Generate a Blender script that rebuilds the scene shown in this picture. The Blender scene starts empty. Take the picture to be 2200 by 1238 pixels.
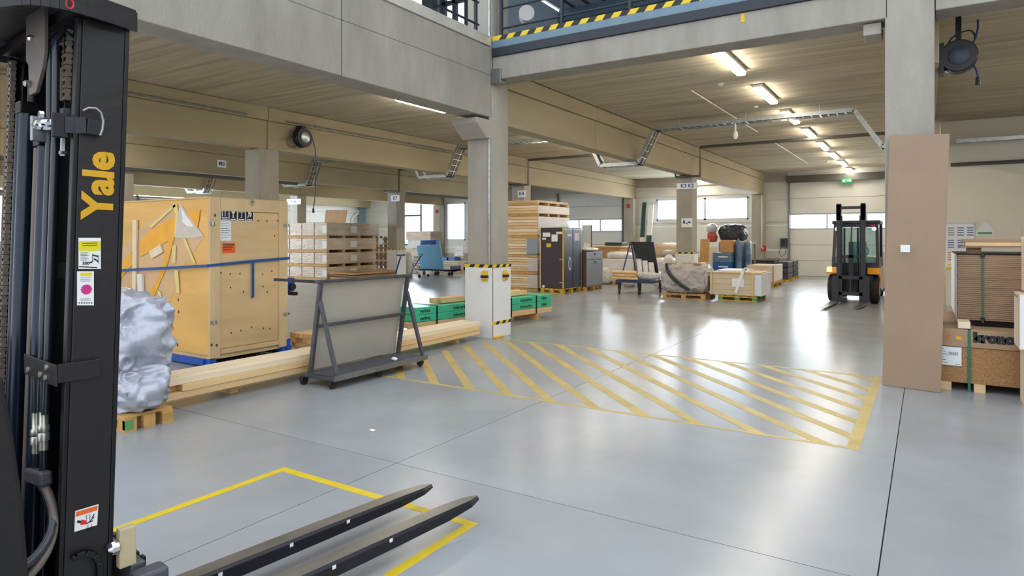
import bpy, math, random
from math import sin, cos, radians, pi, hypot
from mathutils import Vector, Matrix, noise
random.seed(7)
SC = bpy.context.scene
COL = SC.collection
# ------------------------------------------------------------------ camera, light, exposure
F, HZ, CX, H = 1397.0, 511.0, 1100.0, 1.65          # focal length (px of 2200), horizon row, centre column, eye height
YAW = radians(32.5)
cam = bpy.data.cameras.new('camera'); camo = bpy.data.objects.new('camera', cam); COL.objects.link(camo)
camo.location = (0, 0, H); camo.rotation_euler = (pi/2, 0, YAW)
cam.sensor_width = 36; cam.lens = 36*F/2200; cam.shift_y = -(619-HZ)/2200; cam.clip_end = 300; cam.clip_start = .05
SC.camera = camo
SC.view_settings.view_transform = 'Standard'; SC.view_settings.look = 'None'
SC.view_settings.gamma = 1; SC.view_settings.use_curve_mapping = False
SC.view_settings.exposure = 0.82
SC.cycles.max_bounces = 8; SC.cycles.diffuse_bounces = 4; SC.cycles.glossy_bounces = 3
SC.cycles.transparent_max_bounces = 8; SC.cycles.sample_clamp_indirect = 6
SC.cycles.caustics_reflective = False; SC.cycles.caustics_refractive = False
w = bpy.data.worlds.new('sky'); SC.world = w; w.use_nodes = True
bg = w.node_tree.nodes['Background']; bg.inputs[0].default_value = (.84, .91, 1.0, 1); bg.inputs[1].default_value = 1.1

def area(name, loc, rot, sx, sy, power, col):
    l = bpy.data.lights.new(name, 'AREA'); l.shape = 'RECTANGLE'; l.size = sx; l.size_y = sy
    l.energy = power; l.color = col
    o = bpy.data.objects.new(name, l); o.location = loc; o.rotation_euler = rot; COL.objects.link(o)
    return o
DAY = (.80, .90, 1.0)
# daylight standing just outside the far windows and door lights (they face into the hall)
area('daylight_window', (-8.8, 30.75, 3.0), (-pi/2, 0, 0), 4.2, 1.0, 230, DAY)
area('daylight_door_light', (-2.6, 30.75, 2.35), (-pi/2, 0, 0), 4.6, .56, 130, DAY)
area('daylight_door_light', (-14.3, 30.75, 2.35), (-pi/2, 0, 0), 3.1, .56, 80, DAY)
area('daylight_window', (-26.6, 30.75, 2.7), (-pi/2, 0, 0), 3.0, 2.6, 600, DAY)
area('daylight_window', (-30.95, 14.5, 2.6), (0, -pi/2, 0), 2.4, 8.0, 1500, DAY)
# ------------------------------------------------------------------ picture-to-place helpers (real metres)
_s, _c = sin(YAW), cos(YAW)
def _dl(d, l): return (-_s*d+_c*l, _c*d+_s*l)
def at(px, py, z=0.0):
    d = (H-z)*F/(py-HZ); return _dl(d, d*(px-CX)/F)
def onY(px, Y, py=None):
    r = (px-CX)/F; d = Y/(_c+_s*r); x = _dl(d, r*d)[0]
    return x if py is None else (x, H-(py-HZ)*d/F)
def onX(px, X, py=None):
    r = (px-CX)/F; d = X/(-_s+_c*r); y = _dl(d, r*d)[1]
    return y if py is None else (y, H-(py-HZ)*d/F)
def zat(x, y, py): return H-(py-HZ)*(-_s*x+_c*y)/F
# ------------------------------------------------------------------ materials
def lin(h):
    h = h.lstrip('#'); v = [int(h[i:i+2], 16)/255 for i in (0, 2, 4)]
    return tuple(c/12.92 if c <= .04045 else ((c+.055)/1.055)**2.4 for c in v)
MATS = {}
def mat(name, hexc, rough=.6, metal=0., var=0., scale=3., stretch=(1, 1, 1), bump=0., bscale=None, spec=.5, hex2=None, rand=0., rvar=0., coat=0., detail=4):
    if name in MATS: return MATS[name]
    m = bpy.data.materials.new(name); m.use_nodes = True; MATS[name] = m
    nt = m.node_tree; N = nt.nodes; L = nt.links; b = N['Principled BSDF']
    c = lin(hexc); b.inputs['Base Color'].default_value = (*c, 1); b.inputs['Roughness'].default_value = rough
    b.inputs['Metallic'].default_value = metal; b.inputs['Specular IOR Level'].default_value = spec
    if coat: b.inputs['Coat Weight'].default_value = coat
    m.diffuse_color = (*c, 1)
    if var or bump or hex2 or rvar:
        tc = N.new('ShaderNodeTexCoord'); mp = N.new('ShaderNodeMapping'); mp.inputs['Scale'].default_value = stretch
        oi = N.new('ShaderNodeObjectInfo'); ad = N.new('ShaderNodeVectorMath'); ad.operation = 'ADD'
        ml = N.new('ShaderNodeMath'); ml.operation = 'MULTIPLY'; ml.inputs[1].default_value = 37.
        L.new(oi.outputs['Random'], ml.inputs[0]); L.new(tc.outputs['Object'], ad.inputs[0]); L.new(ml.outputs[0], ad.inputs[1])
        L.new(ad.outputs[0], mp.inputs[0])
        no = N.new('ShaderNodeTexNoise'); no.inputs['Scale'].default_value = scale; no.inputs['Detail'].default_value = detail
        no.inputs['Roughness'].default_value = .6
        L.new(mp.outputs[0], no.inputs['Vector'])
        if var or hex2:
            cr = N.new('ShaderNodeValToRGB')
            c2 = lin(hex2) if hex2 else tuple(min(1, x*(1+var)) for x in c); c1 = c if hex2 else tuple(x*(1-var) for x in c)
            cr.color_ramp.elements[0].position = .3; cr.color_ramp.elements[0].color = (*c1, 1)
            cr.color_ramp.elements[1].position = .7; cr.color_ramp.elements[1].color = (*c2, 1)
            L.new(no.outputs['Fac'], cr.inputs[0]); out = cr.outputs[0]
            L.new(out, b.inputs['Base Color'])
        if rvar:
            mr = N.new('ShaderNodeMapRange'); mr.inputs[1].default_value = .3; mr.inputs[2].default_value = .7
            mr.inputs[3].default_value = rough-rvar; mr.inputs[4].default_value = rough+rvar
            L.new(no.outputs['Fac'], mr.inputs[0]); L.new(mr.outputs[0], b.inputs['Roughness'])
        if bump:
            n2 = no
            if bscale:
                n2 = N.new('ShaderNodeTexNoise'); n2.inputs['Scale'].default_value = bscale; n2.inputs['Detail'].default_value = 3
                L.new(mp.outputs[0], n2.inputs['Vector'])
            bp = N.new('ShaderNodeBump'); bp.inputs['Strength'].default_value = bump; bp.inputs['Distance'].default_value = .02
            L.new(n2.outputs['Fac'], bp.inputs['Height']); L.new(bp.outputs[0], b.inputs['Normal'])
    if rand:
        src = b.inputs['Base Color'].links[0].from_socket if b.inputs['Base Color'].links else None
        oi2 = N.new('ShaderNodeObjectInfo'); mr2 = N.new('ShaderNodeMapRange'); mr2.inputs[3].default_value = 1-rand; mr2.inputs[4].default_value = 1+rand
        hs = N.new('ShaderNodeHueSaturation'); L.new(oi2.outputs['Random'], mr2.inputs[0]); L.new(mr2.outputs[0], hs.inputs['Value'])
        if src: L.new(src, hs.inputs['Color'])
        else: hs.inputs['Color'].default_value = (*c, 1)
        L.new(hs.outputs[0], b.inputs['Base Color'])
    return m
def emit(name, hexc, st):
    m = bpy.data.materials.new(name); m.use_nodes = True; b = m.node_tree.nodes['Principled BSDF']
    c = lin(hexc); b.inputs['Base Color'].default_value = (*c, 1); b.inputs['Emission Color'].default_value = (*c, 1)
    b.inputs['Emission Strength'].default_value = st; MATS[name] = m; return m
def film(name, hexc, alpha, rough=.15, bump=.6, bscale=9):
    """clear plastic film: partly see-through, glossy, creased"""
    m = mat(name, hexc, rough, 0, bump=bump, scale=bscale, var=.04); b = m.node_tree.nodes['Principled BSDF']
    b.inputs['Alpha'].default_value = alpha; return m
def glass(name, hexc, alpha):
    m = mat(name, hexc, .04); m.node_tree.nodes['Principled BSDF'].inputs['Alpha'].default_value = alpha; return m
# ------------------------------------------------------------------ mesh builder
class MB:
    def __init__(s): s.v = []; s.f = []; s.m = []
    def add(s, vs, fs, mi=0):
        o = len(s.v); s.v += [tuple(x) for x in vs]; s.f += [tuple(i+o for i in f) for f in fs]; s.m += [mi]*len(fs); return s
    def hexa(s, p, mi=0):  # 4 bottom ccw, 4 top ccw
        return s.add(p, [(3, 2, 1, 0), (4, 5, 6, 7), (0, 1, 5, 4), (1, 2, 6, 5), (2, 3, 7, 6), (3, 0, 4, 7)], mi)
    def box(s, x0, x1, y0, y1, z0, z1, mi=0):
        if x0 > x1: x0, x1 = x1, x0
        if y0 > y1: y0, y1 = y1, y0
        if z0 > z1: z0, z1 = z1, z0
        return s.hexa([(x0, y0, z0), (x1, y0, z0), (x1, y1, z0), (x0, y1, z0), (x0, y0, z1), (x1, y0, z1), (x1, y1, z1), (x0, y1, z1)], mi)
    def bar(s, p0, p1, w, h, up=(0, 0, 1), mi=0):
        p0 = Vector(p0); p1 = Vector(p1); d = (p1-p0).normalized(); up = Vector(up)
        if abs(d.dot(up)) > .98: up = Vector((1, 0, 0))
        r = d.cross(up).normalized()*(w/2); u = r.cross(d).normalized()*(h/2)
        a = [p0-r-u, p0+r-u, p1+r-u, p1-r-u, p0-r+u, p0+r+u, p1+r+u, p1-r+u]
        return s.hexa(a, mi)
    def tube(s, pts, r, n=8, mi=0, caps=True, closed=False):
        P = [Vector(p) for p in pts]; K = len(P); R = r if isinstance(r, (list, tuple)) else [r]*K
        vs = []; prev = None
        for i in range(K):
            if closed: t = (P[(i+1) % K]-P[i-1]).normalized()
            else: t = (P[min(i+1, K-1)]-P[max(i-1, 0)]).normalized()
            if prev is None:
                a = Vector((0, 0, 1)) if abs(t.z) < .9 else Vector((1, 0, 0)); u = t.cross(a).normalized()
            else: u = (prev-t*prev.dot(t)).normalized()
            prev = u; q = t.cross(u)
            for k in range(n):
                an = 2*pi*k/n; vs.append(P[i]+(u*cos(an)+q*sin(an))*R[i])
        fs = []
        for i in range(K if closed else K-1):
            j = (i+1) % K
            for k in range(n):
                k2 = (k+1) % n; fs.append((i*n+k, i*n+k2, j*n+k2, j*n+k))
        if caps and not closed:
            fs.append(tuple(range(n-1, -1, -1))); fs.append(tuple((K-1)*n+k for k in range(n)))
        return s.add(vs, fs, mi)
    def prism(s, poly, O, U, V, depth, mi=0):
        """2D polygon in frame (O,U,V) pushed out along U x V by depth"""
        O = Vector(O); U = Vector(U); V = Vector(V); Nn = U.cross(V).normalized()*depth; n = len(poly)
        ar = sum(poly[i][0]*poly[(i+1) % n][1]-poly[(i+1) % n][0]*poly[i][1] for i in range(n))
        if (ar < 0) != (depth < 0): poly = poly[::-1]
        a = [O+U*x+V*y for x, y in poly]; b = [q+Nn for q in a]
        fs = [tuple(range(n-1, -1, -1)), tuple(range(n, 2*n))]+[(i, (i+1) % n, (i+1) % n+n, i+n) for i in range(n)]
        return s.add(a+b, fs, mi)
    def lathe(s, prof, c, axis=(0, 0, 1), n=20, mi=0):
        """prof: (radius, along axis)"""
        c = Vector(c); ax = Vector(axis).normalized(); a = Vector((0, 0, 1)) if abs(ax.z) < .9 else Vector((1, 0, 0))
        u = ax.cross(a).normalized(); q = ax.cross(u); vs = []
        for r, h in prof:
            for k in range(n):
                an = 2*pi*k/n; vs.append(c+ax*h+(u*cos(an)+q*sin(an))*max(r, 1e-4))
        fs = []
        for i in range(len(prof)-1):
            for k in range(n):
                k2 = (k+1) % n; fs.append((i*n+k, i*n+k2, (i+1)*n+k2, (i+1)*n+k))
        fs.append(tuple(range(n-1, -1, -1))); fs.append(tuple((len(prof)-1)*n+k for k in range(n)))
        return s.add(vs, fs, mi)
    def mesh(s, name, mats):
        me = bpy.data.meshes.new(name); me.from_pydata(s.v, [], s.f)
        for m in (mats if isinstance(mats, (list, tuple)) else [mats]): me.materials.append(m if not isinstance(m, str) else MATS[m])
        me.polygons.foreach_set('material_index', s.m); me.update(); return me
    def build(s, name, mats, parent=None, smooth=False, bevel=0., loc=None, rotz=0., seg=2):
        me = s.mesh(name, mats)
        if smooth:
            me.polygons.foreach_set('use_smooth', [True]*len(me.polygons))
            try: me.set_sharp_from_angle(angle=radians(40))
            except Exception: pass
        o = bpy.data.objects.new(name, me); COL.objects.link(o)
        if parent is not None: o.parent = parent
        if name == 'print': o['kind'] = 'stuff'
        if loc: o.location = loc
        if rotz: o.rotation_euler = (0, 0, rotz)
        if bevel:
            b = o.modifiers.new('bevel', 'BEVEL'); b.width = bevel; b.segments = seg; b.limit_method = 'ANGLE'; b.angle_limit = radians(40)
        return o
def inst(src, parent=None, loc=None, rotz=0., name=None):
    o = src.copy(); COL.objects.link(o); o.parent = parent
    o.location = loc or (0, 0, 0); o.rotation_euler = (0, 0, rotz)
    return o
def copy_tree(o, parent=None):
    c = o.copy(); COL.objects.link(c); c.parent = parent
    for ch in list(o.children): copy_tree(ch, c)
    return c
def tag(o, label, cat, group=None):
    o['label'] = label; o['category'] = cat
    if group: o['group'] = group
    return o
def thing(name, label, cat, loc=(0, 0, 0), rotz=0., group=None):
    o = bpy.data.objects.new(name, None); COL.objects.link(o); o.empty_display_size = .1
    o.location = loc; o.rotation_euler = (0, 0, rotz); return tag(o, label, cat, group)
def struct(o): o['kind'] = 'structure'; return o
def pl(o, label): o['label'] = label; return o
def text(name, body, size, m, parent, O, U, V, off=.002, ext=.001, bold=0., align='CENTER', sx=1.):
    c = bpy.data.curves.new(name, 'FONT'); c.body = body; c.size = size; c.extrude = ext; c.offset = bold; c.align_x = align; c.align_y = 'CENTER'
    c.resolution_u = 3
    o = bpy.data.objects.new(name, c); COL.objects.link(o)
    me = bpy.data.meshes.new_from_object(o.evaluated_get(bpy.context.evaluated_depsgraph_get()))
    bpy.data.objects.remove(o); U = Vector(U).normalized(); V = Vector(V).normalized(); Nn = U.cross(V)
    M = Matrix((U*sx, V, Nn)).transposed().to_4x4(); M.translation = Vector(O)+Nn*off
    me.transform(M); me.materials.clear(); me.materials.append(m)
    for p in me.polygons: p.material_index = 0
    t = bpy.data.objects.new(name, me); COL.objects.link(t); t.parent = parent; return t
def hazard(mb, O, U, V, L, hgt, t=.004, step=.12, m0=0, m1=1):
    """yellow and black slanted band along U, height along V, raised t"""
    U = Vector(U); V = Vector(V); n = max(2, round(L/step)); st = L/n; sl = hgt*.8
    for i in range(n):
        a, b = i*st, (i+1)*st
        c0, c1 = min(a+sl, L), min(b+sl, L)
        pa, pb = (a if i else 0), b
        mb.prism([(pa, 0), (pb, 0), (c1, hgt), (c0 if i else 0, hgt)], O, U, V, t, m0 if i % 2 == 0 else m1)
    return mb
def crumple(nm, mt, parent, cx, cy, z0, sx, sy, sz, amp=.06, freq=3., seed=0, nu=40, nv=26, p=4., taper=0., sub=None):
    """closed creased bag: superellipse body of size sx,sy,sz standing at z0"""
    mb = MB(); vs = []
    for j in range(nv+1):
        ph = pi*j/nv
        for i in range(nu):
            th = 2*pi*i/nu
            def se(v, e): return math.copysign(abs(v)**e, v)
            e = 2/p
            x = se(sin(ph), e)*se(cos(th), e); y = se(sin(ph), e)*se(sin(th), e); z = se(-cos(ph), e)
            tp = 1-taper*(z+1)/2
            P = Vector((x*sx/2*tp, y*sy/2*tp, z*sz/2))
            q = P*freq+Vector((seed*7.1, seed*3.3, seed))
            r = 1-2*abs(noise.noise(q)); r2 = 1-2*abs(noise.noise(q*2.3+Vector((9, 1, 4))))
            n = P.normalized(); d = amp*(r*.6+r2*.4)-amp*.3
            if z < -.9: d *= .3
            P += Vector((n.x, n.y, n.z*.6))*d; P.z = max(P.z, -sz/2)
            vs.append((P.x+cx, P.y+cy, P.z+z0+sz/2))
    fs = [(j*nu+i, j*nu+(i+1) % nu, (j+1)*nu+(i+1) % nu, (j+1)*nu+i) for j in range(nv) for i in range(nu)]
    mb.add(vs, fs); o = mb.build(nm, mt, parent); o.data.polygons.foreach_set('use_smooth', [True]*len(o.data.polygons)); return o
# ------------------------------------------------------------------ materials of the place
conc = mat('concrete', '#a59f93', .85, var=.10, scale=2.2, stretch=(1, 1, .45), bump=.25, bscale=30, rand=.04)
concb = mat('beam_concrete', '#a99c7e', .85, var=.08, scale=1.3, stretch=(.5, .35, 1.6), bump=.2, bscale=24)
concg = mat('grey_beam_concrete', '#9c968c', .85, var=.17, scale=1.2, stretch=(2.2, 1.6, .6), bump=.3, bscale=26, detail=8)
slabm = mat('slab_concrete', '#b8ad95', .9, var=.24, scale=1.5, stretch=(.22, 5, 1), bump=.5, bscale=3, rand=.07)
# polished floor
fm = mat('polished_floor', '#9a9ea1', .25, var=.12, scale=.8, rvar=.012, detail=9)
nt = fm.node_tree; N = nt.nodes; L = nt.links; b = N['Principled BSDF']
tc = N.new('ShaderNodeTexCoord'); n2 = N.new('ShaderNodeTexNoise'); n2.inputs['Scale'].default_value = 5; n2.inputs['Detail'].default_value = 8; n2.inputs['Roughness'].default_value = .7
L.new(tc.outputs['Object'], n2.inputs[0]); bp = N.new('ShaderNodeBump'); bp.inputs['Strength'].default_value = .03; bp.inputs['Distance'].default_value = .003
L.new(n2.outputs['Fac'], bp.inputs['Height']); L.new(bp.outputs[0], b.inputs['Normal'])
b.inputs['Specular IOR Level'].default_value = .4
mat('joint', '#4a4b4d', .9)
mat('black', '#17181b', .45); mat('black_gloss', '#131418', .25, coat=.3)
mat('dark_steel', '#2c2d31', .4, metal=.6, var=.2, scale=6); mat('steel', '#9a9c9f', .35, metal=.9, var=.1, scale=8)
mat('galv', '#b9beba', .38, metal=.85, var=.2, scale=14); mat('chrome', '#d8dade', .15, metal=1)
mat('yellow', '#e0b21a', .5, var=.05); mat('tape_yellow', '#e3c01d', .55, var=.06, scale=5); mat('tape_black', '#1c1b1a', .5)
mat('faded_yellow', '#bfa762', .45, var=.18, scale=3.5, detail=8); mat('line_yellow', '#ddc01f', .45, var=.07, scale=6)
mat('white_board', '#e4e4e2', .5, var=.03); mat('white', '#f0f0ee', .5); mat('paper', '#e9ecee', .7)
mat('wall_panel', '#d4d4cd', .55, var=.03, scale=1, rand=.02); mat('door_panel', '#dcdbd5', .5, var=.02, rand=.015); mat('cream_wall', '#e3dbc9', .7, var=.03, scale=.8)
mat('grey_frame', '#7c8085', .5); mat('window_frame', '#c9d2da', .4); mat('blue_wall', '#7f9cb0', .6, var=.06); mat('pale_wall', '#b8cad6', .6, var=.04)
mat('dark_frame', '#3b4652', .5); mat('duct_dark', '#57544f', .6)
glass('pane', '#dfeefa', .10)
mat('sign_blue', '#1f4f96', .5); mat('green_sign', '#1d8a4e', .5)
mat('pvc', '#c9c2ae', .5); mat('rail_dark', '#262d36', .5); mat('steel_blue', '#6b8290', .45, metal=.2, var=.1, scale=3)
mat('flash', '#d6d1c2', .35, metal=.35, var=.2, scale=1.5); mat('roof_sheet', '#cdd8df', .5, metal=.2)
lamp = emit('lamp_tube', '#fff3e0', 32.)

CW, CD = .49, .5
X0, X1, YF, YN = -30.6, 9.0, 30.3, -4.0
CEIL = 4.48
# ------------------------------------------------------------------ floor of separate cast slabs with sawn joints
fl = thing('floor', 'polished grey concrete floor', 'floor'); del fl['category']; struct(fl)
MB().box(X0, X1, YN, YF, -.3, -.02).build('joint_filler', 'joint', fl)
xs = [X0, -24.6, -18.5, -12.5, -9.4, -6.5, -3.27, -.2, 3.0, X1]; ys = [YN, 3.56, 14.2, 24.9, YF]; g = .0035
for i in range(len(xs)-1):
    for j in range(len(ys)-1):
        MB().box(xs[i]+g, xs[i+1]-g, ys[j]+g, ys[j+1]-g, -.02, 0).build('floor_slab', fm, fl)
# ------------------------------------------------------------------ columns
def column(x, y, z1=3.57):
    c = thing('concrete_column', 'column', 'c', (x, y, 0)); del c['category']; del c['label']; struct(c)
    MB().box(-CW, 0, 0, CD, 0, z1).build('shaft', concg if x > -1 else conc, c, bevel=.012)  # right column takes the greyer concrete: daylight tint put into its colour
    return c
cols = {}
for x in (-6, -12, -18, -24, -30, 0.08):
    for y in (8.8, 19.6):
        if x == .08 and y > 9: continue
        top = y < 9 and x in (-6, .08)
        cols[(x, y)] = column(x, y, 9.0 if top else 3.565)
for x in (-6, -12, -18, -24): cols[(x, 29.8)] = column(x, 29.8, 3.565)
def tri_corbel(par, y0, sgn):   # wedge bracket carrying the beam end
    mb = MB(); d = .42*sgn
    mb.prism([(0, 0), (0, -.30), (d*.35, -.30), (d, -.08), (d, 0)], (-CW, y0, 3.57), (0, 1, 0), (0, 0, 1), CW)
    return mb.build('corbel', conc, par, bevel=.01)
for k, c in cols.items():
    if k[1] < 29:
        if k == (-6, 8.8): tri_corbel(c, 0, -1)
# ------------------------------------------------------------------ beams along the column rows
def beam(x, y0, y1, z0=3.57, z1=CEIL, m=concb, band=True, cuts=()):
    o = thing('concrete_beam', 'b', 'c', (x, y0, 0)); del o['category']; del o['label']; struct(o)
    L_ = y1-y0; ed = [0]+[q-y0 for q in cuts]+[L_]
    for a, b_ in zip(ed, ed[1:]):
        a2 = a+(.008 if a else 0); b2 = b_-(.008 if b_ < L_ else 0)
        mb = MB()
        if band:
            mb.box(-.39, -.06, a2, b2, z0, z1-.30); mb.box(-.43, -.02, a2, b2, z1-.285, z1)
            mb.box(-.37, -.08, a2, b2, z1-.30, z1-.285)
        else: mb.box(-.40, 0, a2, b2, z0, z1)
        mb.build('beam_length', m, o, bevel=.01)
    return o
for x in (-12, -18, -24):
    beam(x, YN, 9.04); beam(x, 9.055, 19.84); beam(x, 19.855, YF)
beam(-6, 9.32, 19.84, cuts=(12.9,)); beam(-6, 19.855, YF)
rb = thing('concrete_beam', 'b', 'c', (.08, 9.32, 0)); del rb['category']; del rb['label']; struct(rb)
for a, b_ in ((0, .68), (.695, 9.6)): MB().box(-.44, .05, a, b_, 3.75, CEIL-.012).build('beam_length', concb, rb, bevel=.01)
beam(-30, YN, 19.84); beam(-30, 19.855, YF)
# tall beam on the left of the open hall
tb = beam(-6, YN, 8.78, 3.62, 4.76, concg, False, cuts=(onX(735, -6),))
MB().box(-.01, .001, 0, 8.78-YN, 4.30, 4.306).build('board_mark', 'joint', tb)
# tall beam across the view
ab = thing('concrete_beam', 'b', 'c', (-6, 8.8, 0)); del ab['category']; del ab['label']; struct(ab)
MB().box(.02, 5.62, 0, .4, 4.23, 4.60).build('beam_length', concg, ab, bevel=.01)
MB().box(6.09, 15, 0, .4, 4.23, 4.60).build('beam_length', concg, ab, bevel=.01)
MB().box(.0, .19, -.03, .12, 4.16, 4.40).build('bearing_bracket', 'steel', ab, bevel=.008)
MB().box(5.36, 5.55, .08, .45, 4.08, 4.22).build('bearing_block', conc, ab, bevel=.01)
# edge of the upper floor above it
ue = thing('trim_1', 'edge', 'c', (-6, 8.8, 0)); del ue['category']; del ue['label']; struct(ue)
MB().box(.02, 5.63, -.03, .3, 4.60, 4.74).build('edge_channel', 'rail_dark', ue, bevel=.006)
MB().box(.02, 5.63, -.01, .3, 4.74, 4.86).build('edge_plate', 'steel_blue', ue)
hz = MB(); hazard(hz, (.02, -.012, 4.86), (1, 0, 0), (0, 0, 1), 5.6, .075, -.01, .13, 0, 1)
hz.build('hazard_tape', ['tape_yellow', 'tape_black'], ue)
MB().box(3.95, 4.0, -.006, 0, 4.47, 4.585).build('yellow_tape_mark', 'yellow', ue)
MB().box(6.09, 15, -.01, .3, 4.60, 4.86).build('edge_plate', 'steel_blue', ue)
ul = thing('trim_2', 'edge', 'c', (-6, YN, 0)); del ul['category']; del ul['label']; struct(ul)
MB().box(-.05, .015, 0, 8.76-YN, 4.775, 4.93).build('metal_flashing', 'flash', ul)
# ------------------------------------------------------------------ ceiling of hollow-core slabs
ce = thing('ceiling', 'c', 'c'); del ce['category']; del ce['label']; struct(ce)
MB().box(X0, -6.4, YN, 8.8, CEIL+.2, 4.74).build('slab_topping', conc, ce)
MB().box(X0, X1, 9.2, YF, CEIL+.2, 4.74).build('slab_topping', conc, ce)
src = MB().hexa([(.0, .012, 0), (5.57, .012, 0), (5.57, 1.188, 0), (0, 1.188, 0), (0, 0, .025), (5.57, 0, .025), (5.57, 1.2, .025), (0, 1.2, .025)])
src.box(0, 5.57, .012, 1.188, .03, .2)
sm_ = src.mesh('ceiling_slab', slabm)
for xr in (-30, -24, -18, -12, -6, 0.08):
    y = 9.22
    rng = [9.22+1.2*k for k in range(18)]
    if xr < -6.5: rng += [9.22-1.2*(k+1) for k in range(11)]
    for y in rng:
        if y+1.2 > YF+.5: continue
        o = bpy.data.objects.new('ceiling_slab', sm_); COL.objects.link(o); o.parent = ce; o.location = (xr-.0, y, CEIL)
# ------------------------------------------------------------------ walls
def wall_opening_y(name, Y, x0, x1, z1, openings, m, th=.2, panel=1.1):
    """wall in the plane Y made of horizontal sandwich panels, with openings (x0,x1,z0,z1)"""
    wl = thing(name, 'w', 'c', (0, Y, 0)); del wl['category']; del wl['label']; struct(wl)
    z = 0
    while z < z1-.01:
        zt = min(z+panel, z1); cutsz = sorted({z, zt, *[q for o in openings for q in o[2:4] if z < q < zt]})
        for a, b_ in zip(cutsz, cutsz[1:]):
            segs = [(x0, x1)]
            for o in openings:
                if o[2] <= a+.001 and o[3] >= b_-.001:
                    ns = []
                    for s0, s1 in segs:
                        if o[1] <= s0 or o[0] >= s1: ns.append((s0, s1)); continue
                        if o[0] > s0: ns.append((s0, o[0]))
                        if o[1] < s1: ns.append((o[1], s1))
                    segs = ns
            for s0, s1 in segs:
                MB().box(s0, s1, 0, th, a+(.008 if a == z and z else 0), b_).build('wall_panel', m, wl)
        z = zt
    return wl
xd0, xd1 = onY(1697, YF), -.6
DR = (xd0, xd1, 0, 4.02); DL_ = (onY(1200, YF), onY(1337, YF), 0, 3.9)
wz0, wz1 = 2.47, 3.5
WN = (onY(1411, YF), onY(1608, YF), wz0, wz1)
WL = (onY(868, YF), onY(942, YF), 1.2, 3.85); WM = (-25.2+1.0, -23.4, 1.5, 3.7)
wf = wall_opening_y('wall_far', YF, X0, .3, 4.7, [DR, DL_, WN, WL, (-23.9, -22.5, 1.5, 3.7)], MATS['wall_panel'])
gaps = [(X0, WL[0]), (WL[1], -23.9), (-22.5, DL_[0]-.1), (DL_[1]+.1, xd0-.1)]
for a, b_ in gaps: MB().box(a, b_, -.05, 0, 2.36, 2.44).build('wall_rail', 'wall_panel', wf)
for a, b_ in ((X0, DL_[0]-.1), (DL_[1]+.1, xd0-.1)): MB().box(a, b_, -.03, 0, 0, .75).build('wall_plinth', conc, wf)
MB().box(-12.0, -5.0, -.05, 0, 3.62, 3.70).build('wall_rail', 'wall_panel', wf)
MB().box(xd0-.1, .3, -.25, 0, 4.03, 4.32).build('door_lintel', 'duct_dark', wf)
MB().box(-12.4, xd0-.1, -.1, 0, 4.1, 4.46).build('door_lintel', conc, wf)
def sectional(name, D, n, light):
    d = thing(name, 'd', 'c', (0, YF, 0)); del d['category']; del d['label']; struct(d)
    x0, x1, z0, z1 = D; h = (z1-z0)/n
    for i in range(n):
        a, b_ = z0+i*h, z0+(i+1)*h
        if i == light:
            mb = MB(); k = 3; W_ = (x1-x0)/k
            mb.box(x0, x1, .02, .07, a+.01, a+.05); mb.box(x0, x1, .02, .07, b_-.05, b_-.005)
            for q in range(k+1): mb.box(x0+q*W_-.035 if q else x0, x0+q*W_+.035 if q < k else x1, .02, .07, a+.05, b_-.05)
            p = mb.build('door_light_frame', 'window_frame', d)
            for q in range(k): MB().box(x0+q*W_+.035, x0+(q+1)*W_-.035, .04, .05, a+.05, b_-.05).build('pane', 'pane', p)
        else:
            MB().box(x0, x1, .02, .07, a+.012, b_-.004).build('door_panel', 'door_panel', d, bevel=.006)
        MB().box(x0, x1, .035, .06, a-.006, a+.014).build('seal', 'grey_frame', d)
    for sx in (x0-.06, x1): MB().box(sx, sx+.06, -.1, .05, 0, z1+.1).build('guide_rail', 'grey_frame', d)
    return d
sectional('door_1', DR, 6, 3); sectional('door_2', DL_, 6, 3)
def window_y(name, D, Y, mull=(), fm_='window_frame', rails=()):
    x0, x1, z0, z1 = D; wn = thing(name, 'w', 'c', (0, Y, 0)); del wn['category']; del wn['label']; struct(wn)
    mb = MB(); t = .07
    mb.box(x0, x1, -.02, .1, z0, z0+t); mb.box(x0, x1, -.02, .1, z1-t, z1); mb.box(x0, x0+t, -.02, .1, z0, z1); mb.box(x1-t, x1, -.02, .1, z0, z1)
    for q in mull: mb.box(q-.06, q+.06, -.02, .1, z0, z1)
    for a, b_, zz in rails: mb.box(a, b_, -.02, .1, zz-.05, zz+.05)
    mb.build('window_frame', fm_, wn)
    e = [x0]+list(mull)+[x1]
    for a, b_ in zip(e, e[1:]): MB().box(a+t, b_-t, .03, .04, z0+t, z1-t).build('pane', 'pane', wn)
    return wn
window_y('window_1', WN, YF, (onY(1515, YF),))
xq = onY(905, YF)
window_y('window_2', WL, YF, (xq,), 'dark_frame', ((WL[0], xq, zat(xq, YF, 463)),))
window_y('window_3', (-23.9, -22.5, 1.5, 3.7), YF)
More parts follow.
